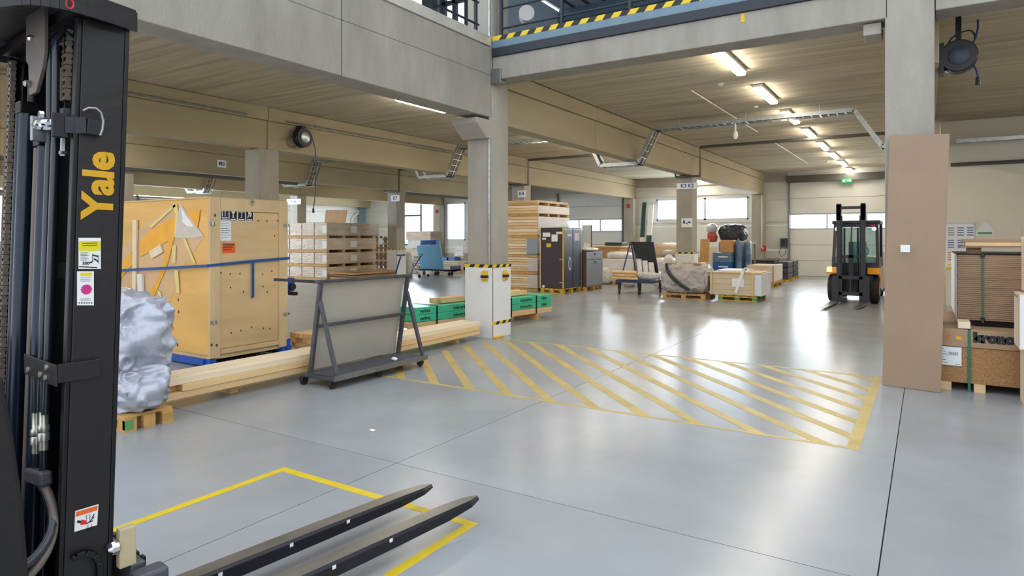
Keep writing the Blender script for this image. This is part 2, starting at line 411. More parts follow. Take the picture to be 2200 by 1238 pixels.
# left far wall with pale translucent gate
wl = thing('wall_left', 'w', 'c', (X0, 0, 0)); del wl['category']; del wl['label']; struct(wl)
MB().box(-.2, 0, YN, 10.4, 0, 4.7).build('wall_panel', 'pale_wall', wl)
MB().box(-.2, 0, 10.4, 18.6, 0, 1.4).build('wall_panel', 'pale_wall', wl); MB().box(-.2, 0, 10.4, 18.6, 3.8, 4.7).build('wall_panel', 'pale_wall', wl)
MB().box(-.2, 0, 18.6, YF, 0, 4.7).build('wall_panel', 'pale_wall', wl)
gy0, gy1 = 21.0, onX(768, X0+.05)
dg = thing('door_3', 'w', 'c', (X0, 0, 0)); del dg['category']; del dg['label']; struct(dg)
for i in range(6): MB().box(.0, .06, gy0, gy1, i*.64+.01, i*.64+.63).build('door_panel', 'door_panel', dg)
MB().box(0, .1, gy1+.05, gy1+1.0, 0, 4.2).build('dark_strip', 'blue_wall', dg)
MB().box(0, .05, gy1+1.0, YF, 0, 4.2).build('blue_cladding', 'blue_wall', dg)
wn = thing('window_4', 'w', 'c', (X0, 0, 0)); del wn['category']; del wn['label']; struct(wn)
mb = MB()
for q in range(5): mb.box(-.1, .05, 10.4+q*2.0, 10.48+q*2.0, 1.4, 3.8)
mb.box(-.1, .05, 10.4, 18.6, 1.4, 1.5); mb.box(-.1, .05, 10.4, 18.6, 3.7, 3.8); mb.build('window_frame', 'window_frame', wn)
for q in range(4): MB().box(-.06, -.05, 10.48+q*2.03, 12.43+q*2.03, 1.5, 3.7).build('pane', 'pane', wn)
# wall on the right, nearer
WRY = 19.1
wr = thing('wall_right', 'w', 'c', (0, WRY, 0)); del wr['category']; del wr['label']; struct(wr)
MB().box(.3, X1, 0, .2, 0, 4.7).build('wall_face', 'cream_wall', wr)
MB().box(.3, .5, .2, YF-WRY, 0, 4.7).build('wall_return', 'cream_wall', wr)
we = thing('wall_side', 'w', 'c', (X1, 0, 0)); del we['category']; del we['label']; struct(we)
MB().box(0, .2, YN, YF, 0, 4.7).build('wall_face', 'cream_wall', we)
# upper level
up = thing('wall_upper', 'w', 'c', (0, 0, 0)); del up['category']; del up['label']; struct(up)
MB().box(-8.0, X1, 20, 20.2, 4.74, 7.8).build('wall_face', 'pale_wall', up); MB().box(X0, -17, 20, 20.2, 4.74, 7.8).build('wall_face', 'pale_wall', up)
mb = MB()
x = -16.0
while x < X1:
    mb.prism([(0, 0), (.1, .09), (.2, .09), (.3, 0)], (x, 8.2, 7.6), (1, 0, 0), (0, 0, 1), -12.4 if x > -8.2 else -3.8); x += .42
mb.box(-16, -8.2, 8.2, 12, 7.69, 7.75); mb.box(-8.2, X1, 8.2, 20.4, 7.69, 7.75)
mb.build('roof_sheet', 'roof_sheet', up)
for yy in (10.5, 15.0): MB().box(-16 if yy < 12 else -8.1, X1, yy, yy+.16, 7.3, 7.6).build('roof_girder', 'steel_blue', up)
MB().box(-8.25, -8.15, 12.1, 20, 4.74, 7.59).build('partition_face', 'pale_wall', up)
uw = thing('window_5', 'w', 'c', (0, 0, 0)); del uw['category']; del uw['label']; struct(uw)
mb = MB()
YU = 12.0
for px in (952, 975, 1001): 
    xx = onY(px, YU); mb.box(xx-.05, xx+.05, YU, YU+.1, 4.74, 7.6)
for zz in (4.9, 6.0, 7.1): mb.box(onY(930, YU), onY(1030, YU), YU, YU+.1, zz, zz+.08)
mb.build('window_frame', 'rail_dark', uw)
MB().box(onY(1001, YU), onY(1035, YU), YU+.02, YU+.1, 4.74, 7.6).build('dark_panel', 'dark_frame', uw)
MB().box(onY(905, YU), onY(952, YU), YU+.02, YU+.1, 4.74, 7.6).build('dark_panel', 'dark_frame', uw)
# ------------------------------------------------------------------ white column guards with hazard tape
def guard(x, y, label, cat='column guard', short=False):
    g_ = thing('column_guard', label, cat, (x, y, 0)); e = .03; z = 1.17
    MB().box(-CW-e, e, -e, 0, 0, z).build('guard_board', 'white_board', g_, bevel=.004)
    MB().box(0, e, -e+.005, CD+e, 0, z).build('guard_board', 'white_board', g_, bevel=.004)
    MB().box(-CW-e, -CW, 0, CD+e, 0, z).build('guard_board', 'white_board', g_)
    MB().box(-CW, 0, CD, CD+e, 0, z).build('guard_board', 'white_board', g_)
    m = MB(); hazard(m, (-CW-e-.01, -e-.004, z-.01), (1, 0, 0), (0, 0, 1), CW+2*e+.014, .05, -.006, .1)
    hazard(m, (e+.004, -e, z-.01), (0, 1, 0), (0, 0, 1), CD+2*e, .05, .006, .1)
    m.build('hazard_tape', ['tape_yellow', 'tape_black'], g_)
    if not short:
        m = MB(); hazard(m, (e+.001, -e, .22), (0, 1, 0), (0, 0, 1), CD+2*e, .05, .004, .1)
        m.build('hazard_tape', ['tape_yellow', 'tape_black'], g_)
        MB().box(e, e+.05, -e, .25, 0, .03).build('foot_strip', 'yellow', g_, bevel=.01)
        for (cx, ax) in ((-.16, 'y'), (.28, 'x')):
            mb = MB(); pr = [(0, 0), (.035, .015), (.05, .05), (.05, .13), (.035, .165), (0, .18)]
            if ax == 'y': mb.prism([(-q, z_) for q, z_ in pr], (cx-.0, -e, .93), (0, 1, 0), (0, 0, 1), .11)
            else: mb.prism(pr, (e, cx+.11, .93), (1, 0, 0), (0, 0, 1), .11)
            b_ = mb.build('rubber_bumper', 'yellow', g_, bevel=.01)
            mb = MB()
            if ax == 'y': mb.box(cx-.005, cx+.115, -e-.055, -e, .99, 1.035)
            else: mb.box(e, e+.055, cx-.005, cx+.115, .99, 1.035)
            mb.build('black_band', 'tape_black', b_)
    return g_
guard(-6, 8.8, 'white boarded guard round the nearest column, beside the painted hatching')
guard(-6, 19.6, 'white boarded guard on the column below the K3 K2 sign', short=True)
guard(-18, 19.6, 'white boarded guard on the column beside the brown slatted rack', short=True)
# ------------------------------------------------------------------ painted marks on the floor
hm = thing('floor_hatching', 'faded yellow diagonal hatching painted on the floor between the columns', 'floor marking', (-5.95, 5.70, 0))
W_, D_ = 5.51, 3.15; tk = .0015
MB().box(0, W_, 0, .05, 0, tk).build('border_line', 'faded_yellow', hm)
MB().box(0, W_-.0, D_-.05, D_, 0, tk).build('border_line', 'faded_yellow', hm)
MB().box(W_-.09, W_, .05, D_-.05, 0, tk).build('border_line', 'faded_yellow', hm)
# stripes fall 45 degrees: from (x, D_) to (x+D_, 0)
ww = .145
for k in range(-6, 12):
    u0 = .12+k*.50; pts = []
    # region clip: strip between lines x - (D_-y) = u0 and u0+ww
    poly = [(u0, D_-.05), (u0+ww, D_-.05), (u0+ww+D_-.1, .05), (u0+D_-.1, .05)]
    def clip(poly, ax, v, keep):
        out = []
        for i in range(len(poly)):
            a, b_ = poly[i], poly[(i+1) % len(poly)]; ia = (a[ax]-v)*keep >= 0; ib = (b_[ax]-v)*keep >= 0
            if ia: out.append(a)
            if ia != ib:
                t = (v-a[ax])/(b_[ax]-a[ax]); out.append(tuple(a[q]+(b_[q]-a[q])*t for q in range(2)))
        return out
    poly = clip(clip(poly, 0, .0, 1), 0, W_-.09, -1)
    if len(poly) >= 3: MB().prism(poly, (0, 0, 0), (1, 0, 0), (0, 1, 0), tk).build('stripe', 'faded_yellow', hm)
tl = thing('floor_tape_outline', 'bright yellow tape outline of a parking bay under the forks', 'floor marking', (-3.89, 3.0, 0))
MB().box(0, .06, -2.6, 0, 0, .002).build('tape_line', 'line_yellow', tl)
MB().box(0, 1.71, 0, .06, 0, .002).build('tape_line', 'line_yellow', tl)
MB().box(1.65, 1.71, -2.6, 0, 0, .002).build('tape_line', 'line_yellow', tl)
# ------------------------------------------------------------------ ceiling lamps
ZL = 4.40
def fixture():
    f = thing('ceiling_lamp', 'x', 'ceiling lamp', (0, 0, ZL))
    MB().box(-.09, .09, 0, 1.55, .02, .075).build('housing', 'white', f, bevel=.01)
    MB().prism([(-.075, .02), (-.06, -.025), (.06, -.025), (.075, .02)], (0, 1.53, 0), (1, 0, 0), (0, 0, 1), 1.51).build('diffuser', lamp, f)
    return f
f0 = fixture(); used = False
ordn = ['nearest', 'second nearest', 'third nearest', 'fourth nearest', 'fifth nearest', 'sixth nearest', 'seventh nearest', 'farthest']
def put_lamp(x, y, label, group):
    global used
    o = f0 if not used else copy_tree(f0); used = True
    o.location = (x, y, ZL); o['label'] = label; o['group'] = group
for k in range(8): put_lamp(-2.62, 9.75+2.76*k, '%s tube lamp of the lit row leading to the dock door at the right' % ordn[k], 'lamps of the right row')
put_lamp(-8.85, 9.65, 'single long tube lamp left of the nearest column, above the glass cart', 'lamps of the middle row')
for k in range(1, 8): put_lamp(-8.85, 9.65+2.76*k, '%s tube lamp of the middle row, right of the nearest column' % ['', 'first', 'second', 'third', 'fourth', 'fifth', 'sixth', 'last'][k], 'lamps of the middle row')
put_lamp(-16.2, 7.3, 'small glimpse of a lit tube lamp beside the mast at the left', 'lamps over the left bays')
for k, (x, y) in enumerate(((-14.8, 14.0), (-14.8, 22.5), (-21, 14.0), (-21, 22.5), (-27, 24.5))):
    put_lamp(x, y, 'tube lamp over the left bays, %s' % ('above the wrapped cardboard stack', 'behind the beams near the wooden stack', 'far left above the crate', 'far left near the pale gate', 'by the left rear windows')[k], 'lamps over the left bays')
for k, (x, y) in enumerate(((-8.85, 1.2), (-8.85, -1.6), (-14.8, 3.2), (-14.8, .2), (-20.8, 5.0), (-20.8, 1.5))): put_lamp(x, y, 'added unseen tube lamp brightening the left bays behind the lift truck, %s' % ('first by the tall beam', 'second by the tall beam', 'middle bay nearer', 'middle bay farther', 'outer bay nearer', 'outer bay farther')[k], 'lamps over the left bays')  # unseen lamps added to brighten the left bays
for k, y in enumerate((9.75, 13.0)): put_lamp(3.2, y, 'tube lamp over the board stacks at the right, %s' % ('near', 'far')[k], 'lamps over the right bay')
# ------------------------------------------------------------------ materials for goods
ply = mat('plywood', '#d8b886', .6, var=.10, scale=1.4, stretch=(1, 1, 5), bump=.1, bscale=20, hex2=None, detail=6)
plyh = mat('honey_plywood', '#e6b665', .5, var=.13, scale=1.1, stretch=(.6, 1, 3.5), detail=6)
pine = mat('pine', '#e3c08c', .6, var=.10, scale=2.5, stretch=(3, .35, 3), rand=.07)
pinep = mat('pale_pine', '#efdcbc', .6, var=.06, scale=2.5, stretch=(3, .35, 3), rand=.05)
mat('frame_wood', '#dabd8f', .6, var=.12, scale=2, stretch=(1, 1, .4)); mat('knot', '#6e3c22', .7)
mat('pallet_wood', '#c69a5c', .7, var=.15, scale=5, rand=.08); mat('green_paint', '#5f9a5c', .6)
mat('blue_strap', '#1f4f93', .5); mat('blue', '#1652b5', .45); mat('orange', '#e8641f', .6); mat('sheet_yellow', '#f3ae19', .45, var=.1, scale=3)
film('clear_film', '#eadccb', .17); film('white_film', '#f3f0e8', .4); mat('masking_tape', '#ecd489', .6)
mat('silver_tarp', '#b6bac6', .34, metal=.3, var=.06, scale=5, bump=.5, bscale=7)
mat('cart_grey', '#55565c', .45, metal=.4, var=.18, scale=7); mat('rubber_mat', '#4a4a50', .8, var=.15, scale=20); mat('panel_beige', '#b5aea0', .3, coat=.2, var=.03)
mat('rubber', '#2a2422', .7); mat('green_wrap', '#40bd90', .35, var=.12, scale=6, bump=.2, bscale=14)
mat('mdf', '#998069', .65, var=.05, scale=2.5, detail=6); mat('mdf_edge', '#a8886c', .75, var=.18, scale=3, stretch=(1.5, 1.5, 30)); mat('chipboard', '#a67c50', .85, var=.35, scale=60, bump=.4, bscale=60)
mat('krono_top', '#a98a6c', .7, var=.1, scale=4); mat('strap_green', '#2f6b52', .5); mat('dark_gap', '#1c1a1c', .8)
mat('cardboard', '#bd9668', .75, var=.1, scale=4, rand=.06); mat('brown_slat', '#7d5c42', .7, var=.2, scale=8, rand=.1)
def pallet(parent, x0, x1, y0, y1, h=.13, m='pallet_wood', gm=None, fine=False):
    """euro pallet: top boards, stringers, nine blocks, skids; its boards are parts of the thing it carries"""
    t = h*.16; n = 5; W_ = x1-x0
    if fine:
        for k in range(n): a = x0+W_*(k/n)+.01; MB().box(a, a+W_/n-.03, y0, y1, h-t, h).build('pallet_board', m, parent)
        for k in range(3):
            y = y0+(y1-y0-.1)*k/2; MB().box(x0, x1, y, y+.1, h-2*t, h-t).build('pallet_stringer', m, parent); MB().box(x0, x1, y, y+.1, 0, t).build('pallet_skid', m, parent)
            for i in range(3): x = x0+(W_-.12)*i/2; MB().box(x, x+.12, y, y+.1, t, h-2*t).build('pallet_block', m, parent)
        return
    mb = MB()
    for k in range(n): 
        a = x0+W_*(k/n)+.01; mb.box(a, a+W_/n-.03, y0, y1, h-t, h)
    for k in range(3):
        y = y0+(y1-y0-.1)*k/2; mb.box(x0, x1, y, y+.1, h-2*t, h-t)
        mb.box(x0, x1, y, y+.1, 0, t)
    mb.build('pallet_boards', m, parent)['kind'] = 'stuff'
    mb = MB()
    for i in range(3):
        for k in range(3):
            x = x0+(W_-.12)*i/2; y = y0+(y1-y0-.1)*k/2; mb.box(x, x+.12, y, y+.1, t, h-2*t)
    o = mb.build('pallet_blocks', gm or m, parent); o['kind'] = 'stuff'; return o
# ------------------------------------------------------------------ big plywood crate
CXx, CY = -7.64, 4.86
cr = thing('plywood_crate', 'tall plywood shipping crate with handling symbols and a blue strap', 'crate', (CXx, CY, 0))
zb, zt = .16, 2.16; LY = onX(615, CXx)-CY
def R(px, py): y, z = onX(px, CXx, py); return (y-CY, z)
def Lf(px, py): x, z = onY(px, CY, py); return (x-CXx, z)
cp = lambda a, b: Lf(240+a/3.02, 410+b/3.02)
cR = lambda a, b: R(240+a/3.02, 410+b/3.02)
MB().box(-2.6, -.001, 0, LY, zb, zt-.01).build('crate_body', 'honey_plywood', cr, bevel=.004)
MB().box(-2.6, -.001, -.012, LY, zt-.01, zt+.01).build('crate_lid', 'plywood', cr)
wv = R(470, 600)[0]; wv2 = R(597, 600)[0]
MB().box(0, .012, wv+.002, wv2-.002, zb+.07, zt-.17).build('plywood_panel', 'plywood', cr)
for nm_, a in (('frame_board', (0, .035, 0, wv, zb-.04, zt)), ('frame_board', (0, .035, wv2, LY, zb-.04, zt)), ('frame_board', (0, .034, wv+.003, wv2-.003, zt-.165, zt)), ('frame_board', (0, .034, wv+.003, wv2-.003, zb, zb+.06))):
    MB().box(*a).build(nm_, 'frame_wood', cr, bevel=.004)
mb = MB(); random.seed(3)
def dot(mb, O, U, V, c, r):
    k = 7; mb.prism([(c[0]+r*cos(2*pi*i/k), c[1]+r*1.3*sin(2*pi*i/k)) for i in range(k)], O, U, V, .001)
for a, b_ in ((705, 533), (765, 540), (828, 538), (975, 542), (1035, 523), (767, 628), (852, 655), (978, 622), (1005, 657), (692, 932), (772, 922), (835, 907), (904, 886), (980, 893), (1022, 895), (948, 195), (1003, 197), (1072, 195), (1053, 293), (905, 690)):
    dot(mb, (.0125, 0, 0), (0, 1, 0), (0, 0, 1), cR(a, b_), .011)
for k in range(11): dot(mb, (.035, 0, 0), (0, 1, 0), (0, 0, 1), cR(706+k*32, 1108-k*6.4), .008)
for a, b_ in ((660, 160), (637, 1000), (670, 1002)): dot(mb, (.036, 0, 0), (0, 1, 0), (0, 0, 1), cR(a, b_), .016)
for a, b_ in ((432, 708), (435, 786), (335, 895), (332, 988), (430, 1078), (132, 1030), (352, 935), (355, 845), (428, 1000)):
    dot(mb, (0, -.001, 0), (1, 0, 0), (0, 0, 1), cp(a, b_), .018)
mb.build('wood_knots', 'knot', cr)['kind'] = 'stuff'
# skid and blue base frame
MB().box(-2.6, .0, .02, LY-.02, .1, zb).build('skid', 'frame_wood', cr)
for y in (.0, LY-.1): MB().box(-2.6, .03, y, y+.09, .02, .11).build('base_rail', 'blue', cr)
x0_, z0_ = cp(553, 1145); x1_, z1_ = cp(605, 1095)
MB().box(x0_, x1_, -.03, 0, .05, z1_).build('corner_post', 'blue', cr)
MB().box(.0, .05, LY-.02, LY+.03, .02, .22).build('corner_post', 'blue', cr)
for k in range(4): MB().box(-2.55+.8*k, -2.45+.8*k, .05, LY-.05, 0, .03).build('skid_foot', 'blue', cr)
# loose yellow sheets under clear film on the left face
def patch(nm_, pts, off, th, m): return MB().prism([cp(*p) for p in pts], (0, -off, 0), (1, 0, 0), (0, 0, 1), th).build(nm_, m, cr)
patch('yellow_sheet', [(190, 430), (190, 330), (240, 270), (330, 210), (425, 165), (428, 230), (400, 350), (370, 470), (330, 570), (300, 640), (262, 720), (232, 785), (232, 690), (300, 580), (340, 450), (370, 325)], .0105, .003, 'sheet_yellow')
patch('yellow_sheet', [(492, 130), (578, 125), (572, 190), (558, 246), (520, 200)], .0105, .003, 'sheet_yellow')
patch('yellow_sheet', [(20, 505), (135, 395), (138, 480), (60, 575), (20, 625)], .0105, .003, 'sheet_yellow')
patch('clear_film', [(20, 440), (100, 350), (200, 235), (300, 165), (400, 92), (455, 76), (520, 180), (604, 300), (545, 380), (520, 440), (470, 480), (440, 545), (410, 640), (370, 740), (330, 800), (240, 866), (205, 700), (190, 560), (20, 700)], .007, .003, 'clear_film')
patch('film_corner', [(450, 84), (600, 292), (560, 303), (418, 306), (432, 180)], .013, .004, 'white_film')
patch('white_sheet', [(458, 110), (545, 235), (500, 232), (470, 205)], .018, .002, 'white')
patch('batten', [(150, 190), (176, 190), (170, 655), (147, 655)], .012, .022, 'pale_pine')
patch('batten', [(182, 540), (213, 540), (240, 1006), (207, 1006)], .012, .03, 'white_board')
patch('wood_tag', [(253, 395), (325, 348), (342, 398), (272, 440)], .012, .015, 'pale_pine')
for p in ([(250, 228), (415, 88), (425, 98), (262, 245)], [(468, 312), (486, 312), (552, 470), (538, 472)], [(412, 515), (438, 515), (448, 664), (426, 664)], [(300, 640), (322, 655), (404, 900), (392, 905)], [(398, 90), (430, 84), (440, 150), (425, 300), (412, 300), (420, 150)], [(400, 360), (425, 350), (420, 470), (402, 470)]):
    patch('masking_tape', p, .014, .002, 'masking_tape')
# blue strap
a = cp(20, 548); b_ = cp(618, 486); c_ = cR(905, 456); d_ = cR(1140, 437)
MB().bar((a[0]-1.2, -.045, a[1]), (.04, -.045, b_[1]), .004, .035).build('strap', 'blue_strap', cr)
MB().bar((.042, -.045, b_[1]), (.042, c_[0], c_[1]), .004, .035).build('strap', 'blue_strap', cr)
MB().bar((.042, c_[0], c_[1]), (.042, LY+.02, d_[1]), .004, .035).build('strap', 'blue_strap', cr)
e_ = cR(905, 692); MB().box(.038, .042, c_[0]-.018, c_[0]+.018, e_[1], c_[1]).build('strap_end', 'blue_strap', cr)
for (p, q) in ((R(452, 480), 0), (R(455, 692), 0), (R(612, 484), 1), (R(611, 674), 1), (R(538, 434), 2)):
    mb = MB()
    if q == 2: mb.box(.035, .05, p[0]-.015, p[0]+.015, p[1]-.05, p[1]+.05); mb.tube([(.05, p[0]-.02, p[1]), (.05, p[0]+.02, p[1])], .012)
    else: mb.box(.035, .05, p[0]-.05, p[0]+.05, p[1]-.015, p[1]+.015); mb.tube([(.055, p[0], p[1]-.022), (.055, p[0], p[1]+.022)], .012); mb.tube([(.055, p[0]+.035, p[1]-.018), (.055, p[0]+.035, p[1]+.018)], .01)
    mb.build('latch', 'galv', cr)
# handling symbols
s0 = cR(700, 195); s1 = cR(915, 108); sw = s1[0]-s0[0]; sh = s1[1]-s0[1]
sg = MB().box(.013, .016, s0[0], s1[0], s0[1], s1[1]).build('symbol_label', 'paper', cr)
mbk = MB(); mbw = MB(); q = sw/4
for k in range(4):
    ya = s0[0]+k*q; mbk.box(.016, .0165, ya+.008, ya+q-.006, s0[1]+.008, s1[1]-.008)
    O = (.0168, ya, s0[1]); U, V = (0, 1, 0), (0, 0, 1)
    P = lambda pts: mbw.prism([(x*q, y*sh) for x, y in pts], O, U, V, .0005)
    if k == 0:
        for ox in (.18, .52): P([(ox, .3), (ox+.08, .3), (ox+.08, .62), (ox+.16, .62), (ox+.04+.03, .85), (ox-.07, .62), (ox, .62)])
        P([(.15, .2), (.85, .2), (.85, .25), (.15, .25)])
    elif k == 1:
        P([(.25, .85), (.75, .85), (.7, .6), (.55, .5), (.55, .3), (.7, .24), (.3, .24), (.45, .3), (.45, .5), (.3, .6)])
    elif k == 2:
        P([(.12, .58), (.2, .75), (.35, .86), (.5, .9), (.65, .86), (.8, .75), (.88, .58), (.7, .64), (.5, .58), (.3, .64)]); P([(.48, .58), (.54, .58), (.54, .24), (.42, .24), (.42, .3), (.48, .3)])
    else:
        P([(.2, .25), (.27, .22), (.82, .82), (.75, .86)]); P([(.3, .55), (.5, .8), (.62, .74), (.42, .5)]); P([(.5, .35), (.62, .3), (.78, .55), (.7, .62)])
    P([(.15, .08), (.85, .08), (.85, .15), (.15, .15)])
mbk.build('symbol_ground', 'black', sg); mbw.build('symbol', 'white', sg)
s0 = cR(700, 325); s1 = cR(770, 200); pp = MB().box(.013, .0155, s0[0], s1[0], s0[1], s1[1]).build('address_label', 'paper', cr)
mb = MB()
for k in range(7): 
    z = s1[1]-.025-k*(s1[1]-s0[1]-.04)/7; t_ = .007 if k in (2, 3, 4) else .003
    mb.box(.0156, .016, s0[0]+.01, s1[0]-(.01 if k % 2 else .04), z-t_, z)
mb.build('print', 'black', pp)
s0 = cR(714, 404); s1 = cR(796, 338); pp = MB().box(.013, .0155, s0[0], s1[0], s0[1], s1[1]).build('warning_label', 'orange', cr)
mb = MB()
for k in range(3): mb.box(.0156, .016, s0[0]+.012, s1[0]-.012-.02*k, s1[1]-.03-k*.03, s1[1]-.02-k*.03)
mb.build('print', 'black', pp)
# blue motor unit with a bar just behind the crate
t = thing('blue_winch_unit', 'small blue motor unit with a dark steel bar, right behind the plywood crate', 'machine', (-7.95, 6.35, 0))
yy, zz = .0, .0
MB().box(-.35, .12, .0, .05, .80, .85).build('steel_bar', 'dark_steel', t); MB().box(-.3, -.05, .0, .14, .85, 1.05).build('motor_housing', 'blue', t, bevel=.01)
MB().tube([(-.05, .07, .92), (.0, .07, .92)], .05, 12).build('motor_cap', 'black', t); MB().box(-.3, -.24, .02, .1, 0, .85).build('post', 'dark_steel', t)
MB().box(-.4, -.14, -.05, .15, 0, .02).build('foot_plate', 'dark_steel', t)
# ------------------------------------------------------------------ long pine timber stack beside the crate
random.seed(5)
for k, y in enumerate((4.2, 6.4, 8.1)):
    tag(MB().box(-6.46, -6.2, y, y+.09, 0, .1).build('bearer', pine), 'wooden bearer under the long pine timbers, %s' % ('near the silver bundle', 'behind the glass cart', 'by the nearest column')[k], 'timber bearer', 'bearers under the long timbers')
pw = .098; ph = .066
rown = ('bottom', 'middle', 'top'); coln = ('outermost towards the cart', 'second from the cart side', 'third from the cart side', 'innermost beside the crate')
for r in range(3):
    for c in range(4):
        y0 = 3.36+random.uniform(0, .1)+(.0 if r < 2 else -.03)+(.12 if c == 0 and r else 0); y1 = 8.7-random.uniform(0, .22)-(.05*r)
        x = -6.05-c*.1-(.0 if r != 1 else -.012)
        o = MB().box(-pw, 0, 0, y1-y0, 0, ph).build('timber', pinep if r == 2 else pine, None, bevel=.004, loc=(x, y0, .1+r*.068))
        tag(o, 'long pine timber, %s layer of the low stack, %s' % (rown[r], coln[c]), 'timber', 'long timbers beside the crate')
random.seed(9)
for r in range(3):
    for c in range(4):
        o = MB().box(-.13, 0, 0, 1.62, 0, .07).build('short_timber', pine, None, bevel=.004, loc=(-7.5-c*.135+r*.0, 6.4+random.uniform(0, .06), .02+r*.072))
        tag(o, 'short yellow pine board between crate and green package, %s layer, %s row from the cart' % (rown[r], ('first', 'second', 'third', 'fourth')[c]), 'timber', 'boards behind the crate')
# ------------------------------------------------------------------ steel glass cart
ct = thing('sheet_cart', 'grey steel A-frame cart on castors carrying a beige sheet', 'cart', (-5.4, 4.9, 0))
def up_(z): return -.45+.17*(z-.14)/1.03
MB().box(-.5, 0, 0, 1.55, .085, .125).build('deck_frame', 'cart_grey', ct, bevel=.006)
MB().box(-.47, -.03, .03, 1.52, .125, .14).build('deck_mat', 'rubber_mat', ct)
MB().box(-.0, .012, 0, 1.55, .09, .15).build('edge_rail', 'steel', ct)
for y in (.06, 1.5):
    MB().bar((up_(.12), y, .12), (up_(1.15), y, 1.15), .05, .04, (0, 1, 0)).build('upright', 'cart_grey', ct, bevel=.004)
    MB().bar((up_(.95)+.02, y, .95), (-.03, y, .14), .04, .04, (0, 1, 0)).build('brace', 'cart_grey', ct, bevel=.004)
MB().bar((up_(1.16), -.0, 1.16), (up_(1.16), 1.56, 1.16), .05, .04).build('top_bar', 'cart_grey', ct, bevel=.004)
MB().bar((up_(1.16), .03, 1.16), (up_(1.16)-.75, .03, 1.16), .035, .03).build('top_arm', 'dark_steel', ct)
MB().bar((up_(.66)+.03, .06, .66), (up_(.66)+.03, 1.5, .66), .035, .04).build('middle_bar', 'cart_grey', ct, bevel=.004)
mb = MB(); za, zc = .15, 1.13
mb.hexa([(up_(za)-.05, .09, za), (up_(za)-.035, .09, za), (up_(za)-.035, 1.47, za), (up_(za)-.05, 1.47, za), (up_(zc)-.05, .09, zc), (up_(zc)-.035, .09, zc), (up_(zc)-.035, 1.47, zc), (up_(zc)-.05, 1.47, zc)])
pl(mb.build('sheet', 'panel_beige', ct), 'beige sheet standing on the cart')
for x, y in ((-.5, .0), (-.06, .02), (-.08, 1.5), (-.44, 1.5), (-.08, .76)):
    c = MB().box(-.03, .03, -.03, .03, .07, .09).box(-.028, -.02, -.02, .03, .04, .08).box(.02, .028, -.02, .03, .04, .08)
    cs = c.build('castor_fork', 'dark_steel', ct, loc=(x, y, 0))
    MB().lathe([(.02, -.018), (.048, -.018), (.053, -.012), (.053, .012), (.048, .018), (.02, .018)], (0, .01, .053), (1, 0, 0), 16).build('wheel', 'rubber', cs, smooth=True)
t = crumple('paper_scrap', MATS['white'], None, 0, 0, 0, .07, .05, .04, .015, 30, 2, 10, 6, 2.5); t.location = (-5.5, 5.95, .142)
tag(t, 'small crumpled white paper lying on the deck of the cart', 'paper')
t = crumple('paper_scrap', MATS['white'], None, 0, 0, 0, .06, .03, .015, .006, 30, 5, 10, 6, 2.5); t.location = (*at(800, 927), .001)
tag(t, 'tiny white scrap on the empty grey floor', 'paper')
# ------------------------------------------------------------------ green wrapped timber package
gp = thing('timber_package', 'long timber package in green printed wrap behind the column', 'timber package', (-7.18, 8.28, 0), -radians(9.8))
for k in range(2):
    for c in range(6): MB().box(-.6+c*.1+.002, -.6+c*.1+.098, 0, 3.62, .12+k*.055, .12+k*.055+.053).build('board', pine, gp)
MB().box(-.605, .004, -.003, 3.6, .232, .352).build('green_wrap', 'green_wrap', gp, bevel=.01)
MB().box(-.605, .004, -.003, 3.6, .354, .48).build('green_wrap', 'green_wrap', gp, bevel=.01)
for y in (.45, 1.35, 2.35, 3.1): MB().box(-.61, .01, y, y+.03, .115, .485).build('strap', 'dark_steel', gp)
for y in (.3, 1.7, 3.1): MB().box(-.6, 0, y, y+.1, 0, .12).build('bearer', 'pallet_wood', gp)
for k, y in enumerate((.12, .95, 1.6, 2.72, 3.33)):
    for z in (.29, .415): text('lettering', 'lukaverbra' if 0 < k < 4 else ('verbra' if k == 0 else 'lukav'), .085, MATS['black'], gp, (.004, y+(.08 if k < 4 else .04), z), (0, 1, 0), (0, 0, 1), .001, .0005, .002)
loc = gp.matrix_basis if False else None
for k, (y, x, L_) in enumerate(((.62, -.34, .75), (.75, -.22, .7), (2.3, -.35, .7), (2.35, -.25, .72), (2.4, -.45, .7))):
    a = radians(9.8); wx = -7.18+x*cos(a)+y*sin(a); wy = 8.28-x*sin(a)+y*cos(a)
    hgt = .49
    o = MB().box(-.045, .045, 0, L_, 0, .09).build('wood_block', 'pine', None, bevel=.004, loc=(wx, wy, hgt), rotz=-a)
    tag(o, 'short squared pine piece lying on the green package, %s' % ('outer one left of the column', 'inner one left of the column', 'middle one right of the column', 'front one right of the column', 'rear one right of the column')[k], 'wood piece', 'pine pieces on the green package')
# ------------------------------------------------------------------ silver tarpaulin bundle on a pallet
t = thing('tarpaulin_bundle', 'crumpled silver tarpaulin bundle beside the mast, on a small pallet', 'tarpaulin', (0, 0, 0))
crumple('lower_fold', MATS['silver_tarp'], t, -6.20, 3.08, .135, 1.04, .44, .42, .15, 4.2, 3, 90, 60, 3.6)
crumple('upper_fold', MATS['silver_tarp'], t, -6.26, 3.12, .46, 1.06, .44, .66, .19, 3.4, 8, 90, 64, 3.4)
t = thing('wooden_pallet', 'small pallet with a green-painted block under the silver tarpaulin', 'pallet', (-6.7, 2.87, 0))
pallet(t, 0, 1.0, 0, .42, .135, fine=True); MB().box(.962, 1.003, .0, .07, .022, .10).build('green_mark', 'green_paint', t)
